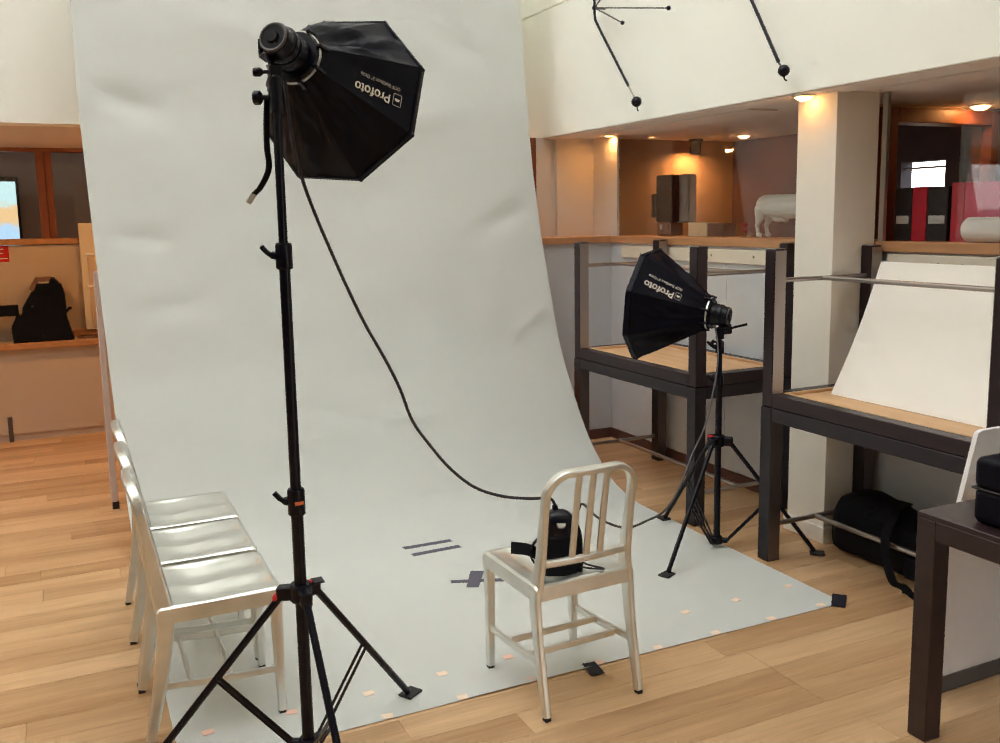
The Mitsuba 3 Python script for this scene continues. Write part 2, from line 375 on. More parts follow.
put(wl, 'pane', box(-0.03, 2.86, AY + 0.048, AY + 0.05, 1.582, 2.27), 'pane_glass')
struct('wall_left_room', cat(box(-4.2, 3.2, 9.7, 9.8, -0.06, 2.5), box(2.92, 3.02, 8.5, 9.7, -0.06, 2.5), box(-4.2, 3.2, 8.5, 9.7, 2.45, 2.5), box(-4.2, 3.2, 8.5, 9.7, -0.06, 0.0)), 'left_room_paint', 'dark room behind the left window')
def glow_bands(p, n, uv):
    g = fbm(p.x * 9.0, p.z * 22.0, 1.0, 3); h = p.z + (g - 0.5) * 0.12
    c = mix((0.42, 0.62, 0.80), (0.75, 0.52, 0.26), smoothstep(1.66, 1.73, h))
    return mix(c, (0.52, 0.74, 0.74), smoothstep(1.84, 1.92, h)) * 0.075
sc_ = thing('added_glow_panel', 'added glowing panel with colour bands, imitating a bright reflection in the dark room at the far left', 'added_glow')  # added glowing stand-in for a bright patch reflected in the left window
put(sc_, 'glow_rim', box(-1.30, -0.325, 9.63, 9.68, 1.48, 2.13, 0.004), 'black_plastic')
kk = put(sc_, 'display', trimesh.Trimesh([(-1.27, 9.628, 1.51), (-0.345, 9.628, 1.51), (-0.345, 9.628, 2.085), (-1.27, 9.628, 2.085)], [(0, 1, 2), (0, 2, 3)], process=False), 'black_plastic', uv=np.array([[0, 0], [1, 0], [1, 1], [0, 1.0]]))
scene[kk]['emitter'] = {'type': 'area', 'radiance': proc(glow_bands)}
cb = struct('wall_counter', cat(box(-4.2, 2.86, 8.12, 8.18, 0.06, 0.735), box(-4.2, 2.86, 8.14, 8.18, -0.06, 0.06)), 'beige_panel', 'beige front panel below the counter')
put(cb, 'seam', box(-0.492, -0.46, 8.112, 8.122, 0.0, 0.20), 'groove_dark')
ct = thing('counter_top', 'long wooden counter top with a raised back strip', 'counter')
put(ct, 'slab', cat(box(-4.2, 2.86, 8.09, AY - 0.005, 0.738, 0.772, 0.003)), 'beige_panel')
put(ct, 'front_edge', box(-4.2, 2.86, 8.06, 8.09, 0.732, 0.782, 0.004), 'ledge_wood')
put(ct, 'back_strip', box(-0.02, 2.86, AY - 0.06, AY - 0.005, 0.772, 0.832, 0.003), 'ledge_wood')
sl = solo('slot_stand_in', cat(box(0.06, 0.36, 8.18, 8.33, 0.7722, 0.778), box(0.06, 0.36, 8.18, 8.19, 0.7722, 0.79), box(0.06, 0.36, 8.32, 8.33, 0.7722, 0.79), box(0.06, 0.07, 8.18, 8.33, 0.7722, 0.79)), 'brown_box', 'flat dark piece standing in for a dark opening in the counter beside the black machine', 'tray')  # dark piece added in place of a shadowed opening in the counter
sw = thing('hinged_panel', 'narrow tall beige board with small fittings beside the paper', 'panel')
put(sw, 'board', box(0.125, 0.36, AY - 0.085, AY - 0.065, 0.832, 1.70, 0.003), 'batten_paint')
for z in (1.44, 1.18): put(sw, 'fitting', box(0.16, 0.235, AY - 0.105, AY - 0.085, z, z + 0.018, 0.002), 'foam_white')
put(sw, 'slat', box(0.175, 0.225, AY - 0.095, AY - 0.085, 0.85, 1.43, 0.002), 'beige_panel')
sg = thing('red_sign', 'small red sign with pale lines on the beige wall', 'sign')
put(sg, 'plate', box(-0.60, -0.39, AY - 0.006, AY - 0.0005, 1.405, 1.53), 'sign_red')
for z, x1 in ((1.50, -0.425), (1.468, -0.43), (1.427, -0.40)):
    put(sg, 'line', box(-0.58, x1, AY - 0.0072, AY - 0.006, z, z + 0.008), 'print_white')
# black machine
dm = thing('black_machine', 'large black angular machine with a side bar and hook handle on the counter', 'machine')
pts = [(-0.425, 0.773), (-0.432, 0.905), (-0.395, 0.985), (-0.350, 0.995), (-0.345, 1.05), (-0.255, 1.205), (-0.215, 1.275), (-0.105, 1.275), (-0.055, 1.215), (-0.035, 1.14), (-0.035, 0.955), (0.01, 0.773)]
pts = [(px_ + 0.025, pz_) for px_, pz_ in pts]
put(dm, 'body', prism(pts, 8.12, 8.32, 'y'), 'black_plastic')
put(dm, 'top_cover', prism([(-0.262, 1.195), (-0.217, 1.279), (-0.103, 1.279), (-0.122, 1.235), (-0.205, 1.235), (-0.235, 1.175)], 8.115, 8.325, 'y'), 'brown_box', label='brown grey top cover')
put(dm, 'label_plate', box(-0.19, -0.12, 8.113, 8.116, 1.238, 1.250), 'print_grey')
put(dm, 'bar', bar((-1.2, 8.2, 1.03), (-0.35, 8.2, 1.03), 0.07, 0.085, 0.006), 'black_plastic')
put(dm, 'handle', tube(curve([(-0.04, 8.17, 0.985), (-0.01, 8.17, 1.005), (0.015, 8.17, 1.03), (0.03, 8.17, 1.025)]), 0.011), 'black_plastic', smooth=True)

# lamps in the low ceilings
WARM = (1.0, 0.46, 0.14)
def downlight(label, x, y, z, r=0.05, power=30.0, group=None, flat=False):
    t = thing('ceiling_light', label, 'light', group); lamp('l', t, x, y, z, r, WARM, power, r * 1.3, flat)
downlight('round warm downlight beside the top of the white column', 3.352, 3.60, 2.260, 0.045, 1.7)
downlight('round warm downlight above the red and black boxes', 4.70, 3.66, 2.268, 0.05, 4)
downlight('small round warm downlight inside the left interior window', 4.66, 5.62, 2.268, 0.04, 5)
for x, w in ((-0.75, 'left end'), (0.55, 'middle'), (1.9, 'right end')): downlight(f'round warm downlight over the {w} of the counter alcove', x, 7.2, 2.30, 0.06, 14)
downlight('flat warm downlight in the low ceiling over the corner ledge', 3.655, 5.90, 2.268, 0.030, 11, flat=True)
sp = thing('spotlight', 'small black spotlight hanging inside the left interior window', 'spotlight')
put(sp, 'mount', box(4.48, 4.56, 5.98, 6.06, 2.245, 2.268, 0.003), 'black_plastic')
put(sp, 'housing', place(lathe([(0, 0.06), (0.035, 0.06), (0.042, 0.0), (0.042, -0.045), (0.036, -0.045), (0.036, -0.03), (0, -0.03)], 20), (4.52, 6.02, 2.20), z=(0, -0.3, 1)), 'black_plastic', smooth=40)
kb = put(sp, 'bulb', place(lathe([(0.034, 0), (0, 0)], 20), (4.52, 6.0315, 2.168), z=(0, 0.3, -1)), 'foam_white')
scene[kb]['emitter'] = {'type': 'area', 'radiance': {'type': 'rgb', 'value': [c * 22 for c in WARM]}}

# ------------------------------------------------------------------ studio paper
def build_paper():
    prof = np.array([(2.845, .003), (3.2, .003), (3.6, .003), (3.95, .003), (4.2, .003), (4.42, .0035), (4.56, .022), (4.68, .052), (4.77, .088), (4.862, .150), (5.046, .325), (5.263, .639), (5.396, .871), (5.503, 1.132), (5.63, 1.50), (5.733, 1.872), (5.80, 2.215), (5.835, 2.45), (5.875, 2.75), (5.91, 3.05), (5.93, 3.4), (5.935, 3.72)])
    c = curve(prof, 12); s = np.r_[0, np.cumsum(np.linalg.norm(np.diff(c, axis=0), axis=1))]
    nu, nv = 110, 260
    sv = np.linspace(0, s[-1], nv); cy, cz = np.interp(sv, s, c[:, 0]), np.interp(sv, s, c[:, 1])
    ty, tz = np.gradient(cy), np.gradient(cz); L = np.hypot(ty, tz); ny, nz = -tz / L, ty / L    # towards the camera
    u = np.linspace(0, 1, nu)
    U, V = np.meshgrid(u, np.arange(nv))
    left = 0.212 - 0.072 * np.clip((sv - 1.8) / 2.6, 0, 1)
    X = left[V] + U * (2.955 - left[V])
    Y, Z = cy[V], cz[V]
    up = np.clip((sv - 1.3) / 1.6, 0, 1)[V]
    P = np.stack([X * 1.3, sv[V] * 1.1, X * 0], -1)
    d = (meshkit.fbm(P, 3, 3) - 0.5) * 0.055 * up
    d += (meshkit.fbm(P * np.array([2.2, 3.4, 1]), 2, 9) - 0.5) * 0.014 * up
    def crease(x0, z0, x1, z1, amp, w):           # soft dents in the hanging part
        a, b = np.array([x0, z0]), np.array([x1, z1]); q = np.stack([X, Z], -1) - a; e = b - a; t = np.clip((q @ e) / (e @ e), 0, 1)
        r = q - t[..., None] * e; h = np.hypot(r[..., 0], r[..., 1]); sgn = np.sign(r @ np.array([-e[1], e[0]]))
        return amp * np.exp(-(h / w) ** 2) * np.sin(np.pi * np.clip(t, 0.02, 0.98)) * (1 + 0.5 * sgn * h / w)
    for a in ((0.15, 2.45, 0.62, 2.28, -.020, .07), (0.2, 1.62, 0.62, 1.56, -.016, .06), (0.3, 1.18, 0.75, 1.22, -.012, .06), (2.45, 1.58, 2.92, 1.75, -.020, .07), (1.55, 0.52, 2.1, 0.48, .014, .04), (1.15, 0.62, 1.7, 0.46, -.012, .05),
              (2.2, 2.9, 2.7, 2.7, -.014, .08), (1.9, 2.25, 2.5, 2.35, .012, .09), (0.7, 2.9, 1.3, 2.75, .010, .10), (2.6, 0.9, 2.93, 1.1, .012, .05), (1.2, 1.5, 1.9, 1.1, .008, .12)):
        d = d + crease(*a)
    d += 0.004 * np.clip(meshkit.fbm(np.stack([X * 2.2, sv[V] * 3.0, X * 0 + 4], -1), 2, 21) - 0.5, 0, 1) * (1 - up) * np.clip((sv[V] - 0.05) / 0.2, 0, 1)
    front = np.exp(-(sv[V] / 0.05) ** 2) * 0.006 * np.clip(meshkit.noise(np.stack([X * 3.1, X * 0, X * 0], -1), 8) - 0.45, 0, 1)
    Y = Y + ny[V] * d; Z = Z + nz[V] * d + front
    Vt = np.stack([X, Y, np.maximum(Z, 0.0025)], -1).reshape(-1, 3)
    i = (np.arange(nv - 1)[:, None] * nu + np.arange(nu - 1)).ravel()
    F = np.vstack([np.stack([i, i + 1, i + nu + 1], 1), np.stack([i, i + nu + 1, i + nu], 1)])
    return trimesh.Trimesh(Vt, F, process=False)
pk = thing('studio_paper', 'wide pale grey paper sheet hanging from above and sweeping across the floor', 'paper backdrop')
put(pk, 'sheet', build_paper(), 'paper', smooth=True)
put(pk, 'roll_tube', rod((0.05, 5.975, 3.75), (3.05, 5.975, 3.75), 0.04, 20), 'cream_box', smooth=40)
for x in (0.25, 2.85): put(pk, 'hanger_rod', rod((x, 5.975, 3.78), (x, 5.975, 6.2), 0.006, 8), 'metal_rod', smooth=40)
bs = thing('backdrop_post', 'pale upright post with a dark foot behind the left edge of the hanging paper', 'post')
put(bs, 'post', box(0.148, 0.186, 5.84, 5.875, 0.045, 1.42, 0.004), 'pole_pale')
put(bs, 'foot', box(0.153, 0.191, 5.842, 5.873, 0.0, 0.045, 0.003), 'rubber')

# ------------------------------------------------------------------ tape on the paper
def strip(name, pts, bsdf, label, cat_, group=None, z=0.0042, h=0.0012):
    p = np.array(pts, float)
    return solo(name, prism([tuple(q) for q in p], z, z + h, 'z'), bsdf, label, cat_, group)
strip('tape_strip', [(1.470, 4.405), (1.735, 4.400), (1.737, 4.362), (1.478, 4.366)], 'tape_grey', 'upper dark grey tape strip of the parallel pair on the paper', 'tape')
strip('tape_strip', [(1.478, 4.292), (1.744, 4.298), (1.745, 4.260), (1.480, 4.253)], 'tape_grey', 'lower dark grey tape strip of the parallel pair on the paper', 'tape')
strip('tape_strip', [(1.527, 3.875), (1.758, 3.782), (1.749, 3.750), (1.519, 3.842)], 'tape_grey', 'long thin dark grey strip of the tape cross behind the chair', 'tape')
strip('tape_strip', [(1.655, 3.935), (1.712, 3.905), (1.612, 3.737), (1.560, 3.763)], 'tape_grey', 'short wide dark grey strip of the tape cross behind the chair', 'tape', z=0.0055)
strip('gaffer_tape', [(2.979, 2.935), (3.022, 2.893), (2.920, 2.800), (2.880, 2.842)], 'tape_black', 'black tape square holding the right corner of the paper', 'tape', z=0.0045)
strip('gaffer_tape', [(1.660, 2.879), (1.714, 2.873), (1.700, 2.779), (1.646, 2.783)], 'tape_black', 'black tape square at the paper edge behind the metal chair leg', 'tape', z=0.0045)
names = ['first', 'second', 'third', 'fourth', 'fifth', 'sixth', 'seventh', 'eighth', 'ninth', 'tenth']
rt = np.random.default_rng(3)
def marker(x, y, bsdf, label, grp):
    a = rt.uniform(-0.25, 0.25); w, h = 0.019, 0.015; c, s = math.cos(a), math.sin(a)
    q = [(x + dx * c - dy * s, y + dx * s + dy * c) for dx, dy in ((-w, -h), (w, -h), (w, h), (-w, h))]
    strip('tape_marker', q, bsdf, label, 'tape marker', grp)
rowA = [(0.883, 2.835), (1.161, 2.838), (1.438, 2.842), (1.723, 2.855), (1.995, 2.850), (2.277, 2.860), (2.566, 2.860), (2.846, 2.868)]
for i, (x, y) in enumerate(rowA):
    y = max(y, 2.862)
    marker(x, y, 'tape_pink' if i in (2, 3) else 'tape_peach', f'{names[i]} small pink tape mark from the left along the front edge of the paper', 'tape marks along the front paper edge')
rowB = [(0.315, 3.040), (0.595, 3.040), (0.872, 3.040), (1.160, 3.054), (1.437, 3.061), (2.012, 3.070), (2.287, 3.080), (2.559, 3.080), (2.867, 3.090)]
for i, (x, y) in enumerate(rowB):
    marker(x, y, 'tape_pink' if i in (0, 1, 4) else 'tape_peach', f'{names[i]} small pink tape mark from the left in the inner row on the paper', 'tape marks in the inner row')

# ------------------------------------------------------------------ the aluminium chairs
def chair_parts():
    parts = []          # (name, mesh, bsdf, smooth, parent)
    def add(name, mesh, bsdf='aluminium', smooth=40, parent=None): parts.append((name, mikit.ply(mesh, bsdf, smooth=smooth), parent))
    W, YF, YR, ZS = 0.200, 0.222, -0.178, 0.462
    # seat: pressed sheet with a saddle hollow, straight apron
    n = 44; g = np.linspace(-1, 1, n); A, B = np.meshgrid(g, g)
    x = A * W; y = (YF + YR) / 2 + B * (YF - YR) / 2
    e = np.clip((1 - np.maximum(np.abs(A), np.abs(B))) / 0.16, 0, 1); e = e * e * (3 - 2 * e)
    lobe = np.exp(-(((np.abs(A) - 0.42) / 0.42) ** 2) - ((B + 0.22) / 0.52) ** 2) + 0.55 * np.exp(-(((np.abs(A) - 0.45) / 0.30) ** 2) - ((B - 0.55) / 0.42) ** 2)
    z = ZS - e * (0.003 + 0.034 * np.clip(lobe, 0, 1)) - 0.010 * np.clip((np.abs(A) - 0.93) / 0.07, 0, 1) ** 2 - 0.010 * np.clip((np.abs(B) - 0.93) / 0.07, 0, 1) ** 2
    V = np.stack([x, y, z], -1).reshape(-1, 3); i = (np.arange(n - 1)[:, None] * n + np.arange(n - 1)).ravel()
    F = [np.stack([i, i + 1, i + n + 1], 1), np.stack([i, i + n + 1, i + n], 1)]
    rim = np.r_[np.arange(n), np.arange(2, n + 1) * n - 1, n * n - 2 - np.arange(n - 1), (n - 2 - np.arange(n - 2)) * n]
    low = V[rim].copy(); low[:, 2] = 0.402; base = len(V); V = np.vstack([V, low, [[0, 0.02, 0.402]]]); m = len(rim)
    for j in range(m):
        k = (j + 1) % m; F.append(np.array([[rim[k], rim[j], base + j], [rim[k], base + j, base + k], [base + k, base + j, base + m]]))
    seat = trimesh.Trimesh(V, np.vstack(F), process=False); seat.fix_normals()
    add('seat', seat)
    pr4 = rrect_prof(1, 1, 0.25)
    for sx in (1, -1):      # front legs
        pth = np.array([(sx * 0.183, 0.203, 0.405), (sx * 0.1835, 0.204, 0.2), (sx * 0.184, 0.206, 0.012)])
        add('leg', sweep(pth, pr4, [(0.034, 0.040), (0.031, 0.034), (0.026, 0.026)], side=(1, 0, 0)))
        add('foot_cap', box(sx * 0.184 - 0.012, sx * 0.184 + 0.012, 0.194, 0.218, 0, 0.012, 0.002), 'rubber', False, len(parts) - 1)
    for sx in (1, -1):      # rear legs, splayed backwards
        pth = curve([(sx * 0.190, -0.150, 0.44), (sx * 0.190, -0.162, 0.32), (sx * 0.190, -0.190, 0.16), (sx * 0.190, -0.222, 0.012)], 5)
        sc = [(0.024, w) for w in np.linspace(0.060, 0.031, len(pth))]
        add('leg', sweep(pth, pr4, sc, side=(1, 0, 0)))
        add('foot_cap', box(sx * 0.190 - 0.011, sx * 0.190 + 0.011, -0.236, -0.212, 0, 0.012, 0.002), 'rubber', False, len(parts) - 1)
    # back: one bent loop, leaning and slightly curved
    def back_y(z): return -0.152 - 0.066 * np.clip((z - 0.44) / 0.42, 0, 1) ** 1.1
    q = []
    H, R, hw = 0.850, 0.085, 0.173
    for z in np.linspace(0.435, H - R, 9): q.append((hw + 0.010 * (1 - min(1, (z - 0.435) / 0.10)), z))
    for a in np.linspace(0, 90, 9)[1:]: q.append((hw - R + R * math.cos(math.radians(a)), H - R + R * math.sin(math.radians(a))))
    for xx in np.linspace(hw - R, -(hw - R), 9)[1:]: q.append((xx, H))
    for a in np.linspace(90, 180, 9)[1:]: q.append((-(hw - R) + R * math.cos(math.radians(a)), H - R + R * math.sin(math.radians(a))))
    for z in np.linspace(H - R, 0.435, 9)[1:]: q.append((-hw - 0.010 * (1 - min(1, (z - 0.435) / 0.10)), z))
    q = np.array(q); bow = 0.013 * np.clip(1 - (q[:, 0] / hw) ** 2, 0, 1)
    pth = np.stack([q[:, 0], back_y(q[:, 1]) - bow, q[:, 1]], 1)
    sc = [(0.060 - 0.026 * np.clip((z - 0.44) / 0.28, 0, 1) ** 0.8, 0.024) for z in q[:, 1]]
    nrm = np.array([0, 1.0, 0.15])
    add('back_frame', sweep(pth, pr4, sc, side=nrm))
    xs = np.linspace(-0.170, 0.170, 13); zr = 0.527
    add('back_rail', sweep(np.stack([xs, back_y(zr) - 0.013 * (1 - (xs / hw) ** 2), 0 * xs + zr], 1), pr4, [(0.020, 0.026)] * 13, side=(0, 1, 0)))
    for xc in (0.056, 0, -0.056):
        zz = np.linspace(0.535, H - 0.008, 8)
        add('back_slat', sweep(np.stack([0 * zz + xc, back_y(zz) - 0.013 * (1 - (xc / hw) ** 2), zz], 1), pr4, [(0.023, 0.013)] * 8, side=(1, 0, 0)))
    for sx in (1, -1):
        pts_ = curve([(sx * 0.186, 0.192, 0.166), (sx * 0.187, 0.02, 0.172), (sx * 0.189, -0.176, 0.190)], 4)
        add('side_stretcher', sweep(pts_, pr4, [(0.013, 0.026)] * len(pts_), side=(1, 0, 0)))
    for yc in (0.045, -0.085):
        add('cross_stretcher', bar((-0.182, yc, 0.175), (0.182, yc, 0.175), 0.013, 0.024, 0.003, side=(0, 1, 0)), smooth=False)
    return parts
CH = chair_parts()
def chair(x, y, deg, label, group=None):
    t = thing('metal_chair', label, 'chair', group); M = T().translate([x, y, 0]).rotate([0, 0, 1], deg - 90); keys = []
    for name, d, parent in CH:
        keys.append(put(keys[parent] if parent is not None else t, name, d, None, to_world=M))
    return t
chair(1.538, 2.825, 92.54, 'brushed aluminium chair carrying the black battery pack, seen from behind')
chair(0.362, 3.246, 0, 'nearest of the three empty aluminium chairs in the row beside the light stand', 'row of empty aluminium chairs')
chair(0.362, 3.683, 0, 'middle of the three empty aluminium chairs in the row on the paper', 'row of empty aluminium chairs')
chair(0.369, 4.116, 0, 'farthest of the three empty aluminium chairs in the row on the paper', 'row of empty aluminium chairs')

# ------------------------------------------------------------------ steel tables with display frames
def steel_table(y0, y1, label):
    t = thing('steel_table', label, 'table'); x0, x1, L, b = 2.992, 3.682, 0.074, 0.066
    for y in (y1 - L, y0):
        for x in (x0, x1 - L):
                k = put(t, 'leg', box(x, x + L, y, y + L, 0, 0.766, 0.003), 'metal_dark')
                ys = (y - 0.0015, y) if y > y0 else (y + L, y + L + 0.0015)
                put(k, 'side_plate', box(x + 0.003, x + L - 0.003, *ys, 0.004, 0.766 - b - 0.002), 'steel_dull', label='thin lighter metal inner face')  # thin plate gives the inner leg face a lighter metal tone
    for x in (x0, x1 - L): put(t, 'beam', box(x + 0.002, x + L - 0.002, y0 + L, y1 - L, 0.766 - b, 0.766, 0.003), 'metal_dark')
    for y in (y1 - L, y0): put(t, 'beam', box(x0 + L, x1 - L, y + 0.002, y + L - 0.002, 0.766 - b, 0.766, 0.003), 'metal_dark')
    xm = (x0 + x1) / 2 - 0.01; ya, yb = y0 + L / 2, y1 - L / 2
    for y in (yb, ya): put(t, 'side_rod', rod((x0 + L, y, 0.172), (x1 - L, y, 0.172), 0.0125), 'metal_rod', smooth=40)
    put(t, 'long_rod', rod((xm, ya, 0.172), (xm, yb, 0.172), 0.0125), 'metal_rod', smooth=40)
def display_frame(y0, y1, label):
    t = thing('display_rack', label, 'display rack'); x0, x1, L, z0, z1, H = 2.996, 3.678, 0.070, 0.768, 0.832, 1.524
    for y in (y1 - L, y0):
        for x in (x0, x1 - L):
            k = put(t, 'post', box(x, x + L, y, y + L, z0, H - 0.006, 0.004), 'metal_frame')
            ys = (y - 0.0015, y) if y > y0 else (y + L, y + L + 0.0015)
            put(k, 'side_plate', box(x + 0.003, x + L - 0.003, *ys, z1 + 0.002, H - 0.010), 'steel_side', label='thin lighter metal inner face')  # thin plate makes the inner post face lighter than the rest
            put(k, 'cap', box(x + 0.002, x + L - 0.002, y + 0.002, y + L - 0.002, H - 0.006, H, 0.003), 'metal_rod')
    for x in (x0, x1 - L): put(t, 'beam', box(x + 0.001, x + L - 0.001, y0 + L, y1 - L, z0, z1, 0.003), 'metal_frame')
    for y in (y1 - L, y0): put(t, 'beam', box(x0 + L, x1 - L, y + 0.001, y + L - 0.001, z0, z1, 0.003), 'metal_frame')
    tr = put(t, 'tray', box(x0 + 0.02, x1 - 0.02, y0 + L, y1 - L, z0 + 0.066, z0 + 0.070), 'tray_wood', label='light wooden tray board')
    xa, xb, ya, yb = x0 + L, x1 - L, y0 + L, y1 - L
    scene.pop(tr); USED.discard(tr); labels.pop(tr)
    tr = put(t, 'tray', box(xa, xb, ya, yb, z1 - 0.022, z1 - 0.012), 'tray_wood', label='light wooden tray board')
    for a in ((xa, xa + 0.02, ya, yb), (xb - 0.02, xb, ya, yb)): put(tr, 'edge_strip', box(*a, z1 - 0.012, z1 + 0.002, 0.002), 'tray_wood')
    for a in ((xa + 0.02, xb - 0.02, ya, ya + 0.02), (xa + 0.02, xb - 0.02, yb - 0.02, yb)): put(tr, 'edge_strip', box(*a, z1 - 0.012, z1 + 0.002, 0.002), 'tray_wood')
    xm = (x0 + x1) / 2 - 0.01; yc, yd = y0 + L / 2, y1 - L / 2
    for y in (yd, yc): put(t, 'side_rod', rod((xa, y, 1.372), (xb, y, 1.372), 0.0115), 'metal_rod', smooth=40)
    put(t, 'long_rod', rod((xm, yc, 1.372), (xm, yd, 1.372), 0.0115), 'metal_rod', smooth=40)
    return t
F1, F2 = (3.965, 5.268), (2.168, 3.445)
steel_table(F1[0] - 0.002, F1[1] + 0.002, 'dark steel table in the far corner, behind the small light stand')
display_frame(*F1, 'dark post frame with a light wooden tray, left of the white column')
steel_table(F2[0] - 0.002, F2[1] + 0.002, 'dark steel table over the black bag, right of the white column')
display_frame(*F2, 'dark post frame holding the leaning white board')
# white sheet leaning in the right frame
def lean():
    pts = []
    t = np.linspace(0, 1, 14)
    x = 3.285 + 0.295 * t + 0.02 * np.sin(np.pi * t); z = 0.8215 + 0.625 * t
    V = []
    for dx in (0, 0.004):
        for y in (3.290, 2.275): V += [(a + dx, y, b) for a, b in zip(x, z)]
    n = len(t); V = np.array(V); F = []
    q = lambda a, b, c, d: F.extend([(a, b, c), (a, c, d)])
    for i in range(n - 1):
        q(i, i + 1, n + i + 1, n + i); q(2 * n + i, 3 * n + i, 3 * n + i + 1, 2 * n + i + 1)
        q(i, 2 * n + i, 2 * n + i + 1, i + 1); q(n + i, n + i + 1, 3 * n + i + 1, 3 * n + i)
    q(0, n, 3 * n, 2 * n); q(n - 1, 3 * n - 1, 4 * n - 1, 2 * n - 1)
    m = trimesh.Trimesh(V, F, process=False); m.fix_normals(); return m
solo('white_board', lean(), 'foam_white', 'large white board leaning back inside the right display frame', 'board', smooth=50)

# ------------------------------------------------------------------ black bag under the right table
def bag():
    n, m = 40, 28; V = []
    for i in range(n):
        s = i / (n - 1); y = 3.385 - 0.90 * s
        env = (1 - abs(2 * s - 1) ** 14) ** 0.5 if 0 < s < 1 else 0.0
        h = (0.265 + 0.06 * math.sin(s * 5.2 + 0.4)) * max(env, 0.02); w = 0.115 * max(env, 0.02)
        for j in range(m):
            a = 2 * math.pi * j / m; c, sn = math.cos(a), math.sin(a)
            px = abs(c) ** 0.6 * (1 if c > 0 else -1); pz = abs(sn) ** 0.6 * (1 if sn > 0 else -1)
            V.append((3.478 + w * px, y, 0.004 + h / 2 * (1 + pz)))
    V = np.array(V); d = (meshkit.fbm(V * 9, 3, 4) - 0.5) * 0.03; V[:, 2] = np.maximum(V[:, 2] + d * np.clip(V[:, 2] / 0.1, 0, 1), 0.002); V[:, 0] += d * 0.25
    F = []
    for i in range(n - 1):
        for j in range(m):
            k = (j + 1) % m; F += [(i * m + j, (i + 1) * m + j, (i + 1) * m + k), (i * m + j, (i + 1) * m + k, i * m + k)]
    return trimesh.Trimesh(V, F, process=False)
bg = thing('soft_bag', 'long black soft bag lying on the floor under the right steel table', 'bag')
put(bg, 'body', bag(), 'black_cloth', smooth=True)
flat = rrect_prof(1, 1, 0.3, 2)
put(bg, 'strap', sweep(curve([(3.42, 2.98, 0.300), (3.36, 2.955, 0.295), (3.298, 2.94, 0.215), (3.290, 2.925, 0.12), (3.285, 2.88, 0.03), (3.29, 2.82, 0.006), (3.27, 2.74, 0.006), (3.24, 2.66, 0.006)], 6), flat * np.array([0.05, 0.006]), side=(0, 1, 0)), 'black_cloth')
put(bg, 'flap', sweep(curve([(3.52, 3.08, 0.312), (3.46, 3.06, 0.318), (3.40, 3.05, 0.300), (3.362, 3.05, 0.24)], 5), flat * np.array([0.16, 0.012]), side=(0, 1, 0)), 'black_cloth')
put(bg, 'pocket', box(3.345, 3.368, 2.62, 2.88, 0.03, 0.135, 0.01), 'black_cloth')

# ------------------------------------------------------------------ light stands, heads, softboxes, cables
def stand(name, label, P0, feet_deg, R, zc, secs, cols, z_low, leg_r, flatpads):
    t = thing(name, label, 'light stand'); x, y = P0
    for z0, z1, r in secs: put(t, 'pole', rod((x, y, z0), (x, y, z1), r, 16), 'black_satin', smooth=40)
    for z, r, h, mark in cols:
        k = put(t, 'collar', place(lathe([(0, h / 2), (r * 0.85, h / 2), (r, h / 2 - 0.008), (r, -h / 2 + 0.004), (r * 0.9, -h / 2), (0, -h / 2)], 20), (x, y, z)), 'black_plastic', smooth=40)
        kd = np.array([-0.92, 0.40, 0])
        p = np.array([x, y, z]) + kd * r * 0.8
        put(k, 'lever', cat(bar(p, p + kd * 0.018 + [0, 0, 0.004], 0.022, 0.022, 0.004), sweep(np.array([p + kd * 0.014, p + kd * 0.030 + [0, 0, 0.012], p + kd * 0.044 + [0, 0, 0.028]]), rrect_prof(0.018, 0.013, 0.004), side=np.cross(kd, [0, 0, 1]))), 'black_plastic')
        if mark: put(k, 'mark', place(box(-0.013, 0.013, -0.002, 0.002, -0.005, 0.005), np.array([x, y, z]) + np.array([0.10, -0.995, 0]) * r, x=(0.995, 0.10, 0)), 'mark_orange')
    cr = put(t, 'leg_crown', cat(place(lathe([(0, 0.028), (0.030, 0.028), (0.034, 0.022), (0.034, -0.022), (0.03, -0.028), (0, -0.028)], 20), (x, y, zc)),
             *[bar((x + 0.02 * math.cos(a), y + 0.02 * math.sin(a), zc), (x + 0.072 * math.cos(a), y + 0.072 * math.sin(a), zc - 0.004), 0.034, 0.044, 0.004) for a in map(math.radians, feet_deg)]), 'black_plastic', smooth=30)
    lo = put(t, 'lower_crown', cat(place(lathe([(0, 0.02), (0.026, 0.02), (0.03, 0.014), (0.03, -0.016), (0, -0.016)], 20), (x, y, z_low)),
             *[bar((x, y, z_low), (x + 0.055 * math.cos(a), y + 0.055 * math.sin(a), z_low), 0.026, 0.022, 0.003) for a in map(math.radians, feet_deg)]), 'black_plastic', smooth=30)
    for a in map(math.radians, feet_deg):
        c, s = math.cos(a), math.sin(a); top = np.array([x + 0.062 * c, y + 0.062 * s, zc - 0.012]); ft = np.array([x + R * c, y + R * s, leg_r + 0.008])
        lg = put(t, 'leg', rod(top, ft, leg_r, 12), 'black_satin', smooth=40)
        if flatpads: put(lg, 'foot_pad', bar((x + (R - 0.02) * c, y + (R - 0.02) * s, 0.0082), (x + (R + 0.05) * c, y + (R + 0.05) * s, 0.0082), 0.055, 0.008, 0.001), 'rubber')
        else: put(lg, 'foot_pad', rod(ft - [0, 0, 0.0] - 0.02 * (ft - top) / np.linalg.norm(ft - top), ft + 0.012 * (ft - top) / np.linalg.norm(ft - top), leg_r * 1.25, 12), 'rubber', smooth=40)
        mid = top + 0.50 * (ft - top); lowp = np.array([x + 0.05 * c, y + 0.05 * s, z_low]); sd = np.array([-s, c, 0])
        put(t, 'brace', cat(*[bar(mid + sd * o, lowp + sd * o, 0.004, 0.011, 0, side=sd) for o in (0.010, -0.010)]), 'black_satin')
    return t, cr
S1 = (0.575, 2.700)
